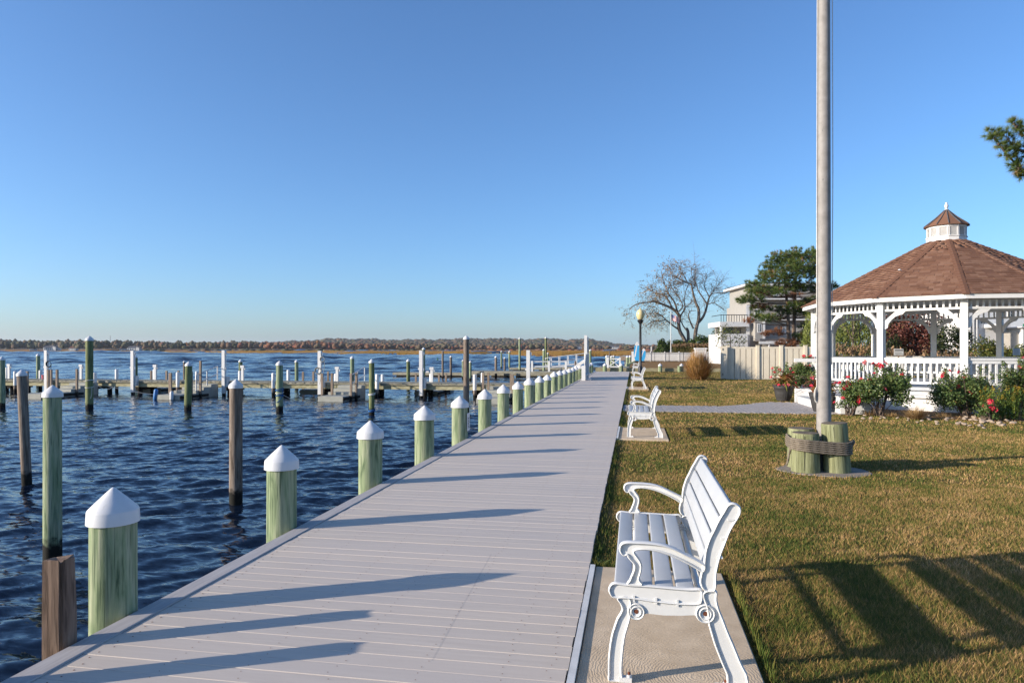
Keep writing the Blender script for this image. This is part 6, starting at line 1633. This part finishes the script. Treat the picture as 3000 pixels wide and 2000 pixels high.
def window(px0, px1, py0, py1, y, par=None, ny=2):
    w = W_('window', hx(px0), hx(px1), y - .05, y - .005, hz(py1), hz(py0), 'white_vinyl', par)
    MB().box(hx(px0) + .1, hx(px1) - .1, y - .062, y - .052, hz(py1) + .1, hz(py0) - .1).build('pane', M['glass_dark'], w)
    MB().box(hx((px0 + px1) / 2) - .03, hx((px0 + px1) / 2) + .03, y - .075, y - .064, hz(py1) + .1, hz(py0) - .1).build('muntin', M['white_vinyl'], w)
window(2210, 2222, 948, 975, -.9); window(2210, 2228, 905, 925, 0); window(2256, 2275, 845, 865, 0); window(2292, 2302, 945, 975, 0); window(2350, 2365, 945, 965, 0); window(2375, 2392, 890, 912, 0)
W_('porch_roof', hx(2203), hx(2290), -2.4, -.95, hz(1000), hz(993), 'roof_dark'); W_('porch_fascia', hx(2200), hx(2292), -2.46, -2.405, hz(1008), hz(1000), 'white_vinyl'); W_('porch_column', hx(2228), hx(2231), -2.4, -2.25, 0, hz(1008), 'white_vinyl')
W_('gable_trim', hx(2265), hx(2268), -.06, -.045, hz(876), hz(838), 'white_vinyl')
wg = W_('deck_wing', hx(2107), hx(2186), -.5, 4, 0, hz(978), 'white_vinyl'); W_('wing_beam', hx(2105), hx(2190), -.55, 4, hz(957), hz(943), 'white_vinyl', wg); W_('wing_post', hx(2107), hx(2112), -.5, -.2, hz(978), hz(957), 'white_vinyl', wg)
W_('back_wall', hx(2112), hx(2186), 2, 2.2, hz(978), hz(957), 'siding', wg); W_('glass_door', hx(2135), hx(2162), 1.9, 1.98, hz(974), hz(957), 'glass_dark', wg)
for py in (990, 1002): W_('siding_line', hx(2112), hx(2170), -.53, -.505, hz(py), hz(py - .7), 'siding', wg)
rl = W_('deck_railing', hx(2108), hx(2186), -.5, -.46, hz(924), hz(922), 'black_iron')
for k in range(11): W_('baluster', hx(2108 + k * 7.6), hx(2108 + k * 7.6) + .05, -.5, -.46, hz(943), hz(924), 'black_iron', rl)
W_('side_rail', hx(2108), hx(2108) + .04, -.45, 3, hz(924), hz(922), 'black_iron', rl)
h2 = thing('white_house', 'white house with green shutters and awning seen through the gazebo at the right', 'house', (*dp(2838, 66), LAWN), YAW)
def gx(px): return (px - 2838) * .033
def gzz(py): return zat(py, 66) - LAWN
B_ = lambda nm, px0, px1, y0, y1, py1, py0, m, par=None: MB().box(gx(px0), gx(px1), y0, y1, gzz(py1), gzz(py0)).build(nm, M[m], par or h2)
B_('wall', 2836, 3120, .4, 8, 1060, 872, 'white_vinyl'); B_('porch_roof', 2890, 2925, -1.6, .38, 960, 950, 'white_vinyl'); B_('porch_column', 2897, 2904, -1.5, -1.25, 1060, 960.5, 'white_vinyl')
B_('wing', 2962, 3120, -1.5, .38, 1060, 962, 'white_vinyl'); B_('awning', 2962, 3040, -2.3, -1.52, 958, 950, 'green_paint'); B_('eave', 2950, 3120, -1.9, .39, 961.5, 958.5, 'white_vinyl'); B_('side_lattice', 2942, 2961, -1.0, .38, 1060, 972, 'siding')
for px in (2844, 2854, 2864): B_('column', px, px + 4, .15, .37, 1060, 928, 'white_vinyl'); B_('dark_bay', px + 4.2, px + 9.8, .33, .395, 962, 930, 'glass_dark')
for (a, b, c, d) in ((2879, 2894, 948, 928), (2987, 3003, 990, 969), (3025, 3045, 990, 969), (2960, 2975, 930, 905), (3010, 3025, 930, 905)):
    y = -1.5 if a > 2986 and c > 950 else .4
    w = B_('window', a, b, y - .06, y - .005, c, d, 'white_plastic'); B_('pane', a + 1.5, b - 1.5, y - .075, y - .062, c - 1.5, d + 1.5, 'glass_dark', w); B_('muntin', (a + b) / 2 - .5, (a + b) / 2 + .5, y - .085, y - .077, c - 1.5, d + 1.5, 'white_plastic', w); B_('muntin', a + 1.5, b - 1.5, y - .085, y - .077, (c + d) / 2 + .5, (c + d) / 2 - .5, 'white_plastic', w)
    if c > 950 and a > 2986: B_('shutter', a - 8, a - 1, y - .07, y - .006, c, d, 'green_paint', w); B_('shutter', b + 1, b + 8, y - .07, y - .006, c, d, 'green_paint', w)
mb = MB(); mb.add([(gx(2825), -.4, gzz(873)), (gx(3130), -.4, gzz(873)), (gx(3130), 8.4, gzz(873)), (gx(2825), 8.4, gzz(873)), (gx(2900), 4, gzz(840)), (gx(3060), 4, gzz(840))], [(0, 1, 5, 4), (1, 2, 5), (2, 3, 4, 5), (3, 0, 4), (3, 2, 1, 0)]); mb.build('roof', M['roof_dark'], h2)

# ================================================================== far shore
SH_PX = [-1400, -300, 0, 240, 300, 420, 560, 700, 870, 1000, 1180, 1330, 1480, 1505, 1540, 1700, 1860, 2100, 3000, 4200]
SH_D = [1150, 1150, 1150, 1120, 1000, 760, 620, 540, 500, 470, 430, 440, 520, 380, 305, 295, 300, 420, 800, 900]
def shore(px): return float(np.interp(px, SH_PX, SH_D))
TREE_D = 1000
rows = [(0, -1.6), (1.5, -0.7), (25, -0.35), (90, 0.1), (200, .6)]
pxs = list(range(-1400, 4201, 14)); vs = []; fs = []; nr = len(rows) + 4
for px in pxs:
    s = shore(px) * (1 + .02 * math.sin(px * .11) + .012 * math.sin(px * .37))
    for dd, z in rows: vs.append((*dp(px, s + dd), z if px > 290 or dd < 2 else z + .3))
    for dd, z in ((max(s + 260, 900), 2.6), (max(s + 320, 1300), 5), (2300, 7), (4200, 9)): vs.append((*dp(px, dd), z))
for i in range(len(pxs) - 1):
    for j in range(nr - 1): fs.append((i * nr + j, (i + 1) * nr + j, (i + 1) * nr + j + 1, i * nr + j + 1))
tag(MB().add(vs, fs).build('far_shore', M['marsh'], smooth=179), kind='structure')
# marsh grass along the water's edge
n = 52000; px = U(285, 1900, n); s = np.interp(px, SH_PX, SH_D) * (1 + .02 * np.sin(px * .11) + .012 * np.sin(px * .37)); dd = U(0, 1, n) ** 1.7 * 190 + 2; D_ = s + dd; u = (px - 1500) / 2000 * D_
z = np.interp(dd, [0, 25, 90, 200], [-.8, -.38, .05, .55]); base = np.stack([D_ * FX + u * RX, D_ * FY + u * RY, z], 1); hh = U(.7, 1.5, n) * (1 + .3 * np.sin(px * .05) * np.sin(dd * .08)); ww = U(.18, .5, n) * D_ / 450
V = np.empty((n, 3, 3)); off = np.stack([ww * RX, ww * RY, np.zeros(n)], 1); V[:, 0] = base - off; V[:, 1] = base + off; V[:, 2] = base + np.stack([U(-.3, .3, n), U(-.3, .3, n), hh], 1)
T = np.clip(.5 + .35 * np.sin(px * .021 + dd * .02) * np.sin(dd * .035 + 1) + RNG.normal(0, .16, n), 0, 1)
tag(link('marsh_grass', np_mesh('marsh_grass', V.reshape(-1, 3), np.arange(n * 3).reshape(n, 3), M['marsh_grass'], np.repeat(T, 3))), 'golden salt marsh grass along the far water edge', 'marsh grass', kind='stuff')
# hills
RIDGE = ([-1400, 0, 500, 760, 900, 960, 1080, 1200, 1400, 1560, 1640, 1720, 1760, 1800, 1850, 1900, 2100, 4200], [1004, 1005, 1008, 1006, 1000, 995, 995, 998, 994, 994, 996, 996, 1000, 1008, 1014, 1013, 1011, 1008])
HD = 2700; vs = []; fs = []; hp_ = list(range(-1400, 4201, 10))
def ridge_z(px): return zat(float(np.interp(px, *RIDGE)) + 1.2 * math.sin(px * .05) + .8 * math.sin(px * .13), HD)
for px in hp_:
    top = ridge_z(px)
    for dd, k in ((1700, .08), (2000, .28), (2350, .66), (2600, .92), (HD, 1), (3200, .8)): vs.append((*dp(px, dd), 4 + (top - 7) * k))
for i in range(len(hp_) - 1):
    for j in range(5): fs.append((i * 6 + j, (i + 1) * 6 + j, (i + 1) * 6 + j + 1, i * 6 + j + 1))
tag(MB().add(vs, fs).build('hills', M['hill'], smooth=179), kind='structure')
# woods: lumpy crowns
def crown_templates(sub, k, amp):
    out = []
    for s in range(k):
        b = bmesh.new(); bmesh.ops.create_icosphere(b, subdivisions=sub, radius=1)
        for v_ in b.verts: v_.co *= 1 + amp * mnoise.noise(v_.co * 2.1 + Vector((s * 9, 1, 2))) + amp * .7 * mnoise.noise(v_.co * 5 + Vector((s * 5, 3, 2)))
        out.append((np.array([v_.co[:] for v_ in b.verts]), np.array([[v_.index for v_ in f.verts] for f in b.faces]))); b.free()
    return out
def wood_mass(name, label, items, tpl, m):
    parts = []
    for (x, y, z, rx, rz, t_) in items:
        Vt, Ft = tpl[RNG.integers(len(tpl))]; a = RNG.uniform(0, 6.28); c, s = math.cos(a), math.sin(a)
        V = np.stack([(Vt[:, 0] * c - Vt[:, 1] * s) * rx + x, (Vt[:, 0] * s + Vt[:, 1] * c) * rx + y, Vt[:, 2] * rz + z], 1)
        parts.append((V, Ft, np.clip(t_ + RNG.normal(0, .05, len(V)), 0, 1)))
    V, F, T = merge(parts); tag(link(name, np_mesh(name, V, F, m, T)), label, 'wood', kind='stuff')
TOP = ([-1400, 0, 60, 130, 300, 420, 560, 700, 860, 900, 960, 1040, 1140, 1240, 1320, 1400, 1480, 1560, 1640, 1760, 1900, 2400, 4200], [996, 993, 996, 997, 996, 999, 1001, 999, 1003, 998, 1002, 1004, 1005, 1007, 1006, 1010, 1008, 1005, 1010, 1013, 1012, 1012, 1010])
HOUSEPX = [(126, 172, 1060), (200, 222, 1060), (372, 415, 1030), (1788, 1800, 1150), (1804, 1812, 1150), (1690, 1704, 1150), (350, 362, 1020)]
items = []
for k in range(3400):
    px = float(U(-900, 2500, 1)[0]); row_ = random.random(); d = 1010 + 260 * row_ if px < 1300 else 1080 + 330 * row_
    topz = zat(float(np.interp(px, *TOP)) + 3.5 * (1 - row_) + random.gauss(0, 2.2), d); g = float(np.interp(d, [900, 1400], [2.6, 5]))
    if any(a - 3 < px < b + 3 and d < hd + 60 for a, b, hd in HOUSEPX): continue
    hgt = max(4, topz - g) * (1 if random.random() < .7 else .7); rx = random.uniform(2.4, 5.0)
    x, y = dp(px, d)
    base_t = float(np.interp(px, [0, 250, 560, 740, 800, 1040, 1150, 1500, 1900], [.36, .40, .34, .42, .74, .70, .48, .45, .50]))
    t_ = np.clip(random.gauss(base_t, .13) + .12 * math.sin(px * .045) * math.sin(px * .019 + d * .01), 0, 1)
    if random.random() < .06: t_ = random.uniform(.7, 1)
    for q in range(2):
        rz = hgt * (.36 if q == 0 else .28); items.append((x + random.uniform(-3, 3) * q, y + random.uniform(-2, 2), g + hgt - rz * (1 if q == 0 else 1.9), rx * (1 if q == 0 else 1.15), rz, t_))
wood_mass('shore_wood', 'mixed autumn woodland along the far shore', items, crown_templates(1, 9, .5), M['wood_far'])
items = []
for k in range(3600):
    px = float(U(650, 2300, 1)[0]) if k % 5 else float(U(-1000, 3000, 1)[0]); f_ = random.random(); d = 1750 + (HD - 1750) * f_
    kz = float(np.interp(d, [1700, 2000, 2350, 2600, 2700], [.08, .28, .66, .92, 1])); z = 4 + (ridge_z(px) - 7) * kz; x, y = dp(px, d); r_ = random.uniform(7, 13)
    items.append((x, y, z + 1, r_, r_ * .75, np.clip(random.gauss(.38, .16), 0, .85)))
wood_mass('hill_wood', 'wooded hillside in muted autumn colours behind the marsh', items, crown_templates(1, 5, .4), M['wood_far'])
items = []
for k in range(150):                                                      # low marsh shrubs in front of the trees
    px = float(U(420, 1900, 1)[0]); d = random.uniform(820, 1000); x, y = dp(px, d); r_ = random.uniform(2, 4.5); items.append((x, y, 2.3, r_ * 1.5, r_ * .55, np.clip(random.gauss(.25 if px < 1300 else .75, .15), 0, .95)))
wood_mass('marsh_scrub', 'low scrub between the marsh and the far woods', items, crown_templates(1, 5, .4), M['wood_far'])
FAR = [(148, 1060, 23, 8.5, 'large white waterfront house with dark roof on the far left shore'), (211, 1060, 10, 7, 'small white house with red-brown roof on the far shore'), (393, 1030, 21, 7, 'white house group half hidden in trees on the far shore'),
       (1794, 1150, 9, 6, 'white far house left of the pair on the right shore'), (1808, 1150, 7, 5.5, 'small bright far house at the end of the hill'), (1697, 1150, 9, 5.5, 'pale far house at the foot of the hill'), (356, 1020, 6, 4.5, 'small grey far house beside the white group'), (92, 1070, 7, 4, 'small low pale far house at the far left shore')]
for i, (px, d, w, h_, lab) in enumerate(FAR):
    o = thing('shore_house', lab, 'house', (*dp(px, d), 2.0 if px < 1000 else 5.0), YAW, 'houses on the far shore')
    wal = MB().box(-w / 2, w / 2, 0, 8, 0, h_ * .62).build('wall', M['white_vinyl'], o)
    MB().add([(-w / 2 - .5, -.6, h_ * .62), (w / 2 + .5, -.6, h_ * .62), (w / 2 + .5, 8.6, h_ * .62), (-w / 2 - .5, 8.6, h_ * .62), (-w / 2 + 1.5, 4, h_), (w / 2 - 1.5, 4, h_)], [(0, 1, 5, 4), (1, 2, 5), (2, 3, 4, 5), (3, 0, 4), (3, 2, 1, 0)]).build('roof', M['roof_dark'] if i != 1 else M['rust'], o)
    nw = max(2, int(w / 3.2))
    for q in range(nw):
        for z in ((.12, .36) if h_ > 6 else (.2,)): MB().box(-w / 2 + (q + .3) * w / nw, -w / 2 + (q + .65) * w / nw, -.06, -.01, z * h_, (z + .16) * h_).build('window', M['glass_dark'], wal)
    if w > 20: MB().box(w * .22, w * .42, -2.5, -.65, 0, h_ * .85).build('tower', M['white_vinyl'], wal); MB().lathe([(w * .16, h_ * .851), (0, h_ * 1.1)], 8, (w * .32, -1.5, 0)).build('tower_roof', M['roof_dark'], wal)
ms = thing('radio_mast', 'thin radio mast above the trees on the far shore', 'mast', (*dp(323, 1500), 10))
for k in range(3): a = k * 2.09; MB().tube([(1.2 * math.cos(a), 1.2 * math.sin(a), 0), (.3 * math.cos(a), .3 * math.sin(a), 26)], .16, 5).build('leg', M['galv'], ms)
mb = MB()
for k in range(9): z = 2 + k * 2.7; q = 1.2 - .9 * z / 26; mb.tube([(q, 0, z), (-q * .5, q * .87, z), (-q * .5, -q * .87, z)], .08, 4, closed=True)
mb.build('lattice', M['galv'], ms)

# ================================================================== thin autumn haze over the bay
hz_m = bpy.data.materials.new('haze_air'); hz_m.use_nodes = True
nt = hz_m.node_tree
for nd in list(nt.nodes):
    if nd.type == 'BSDF_PRINCIPLED': nt.nodes.remove(nd)
pvn = nt.nodes.new('ShaderNodeVolumePrincipled')
pvn.inputs['Color'].default_value = (0.80, 0.88, 1.0, 1); pvn.inputs['Density'].default_value = 0.00006; pvn.inputs['Anisotropy'].default_value = 0.2
nt.links.new(pvn.outputs[0], nt.nodes['Material Output'].inputs['Volume'])
hz_o = MB().box(-9500, 9500, -1500, 9500, -5, 130).build('haze', hz_m)
tag(hz_o, 'thin pale autumn haze over the bay and far shore', 'haze', kind='stuff')
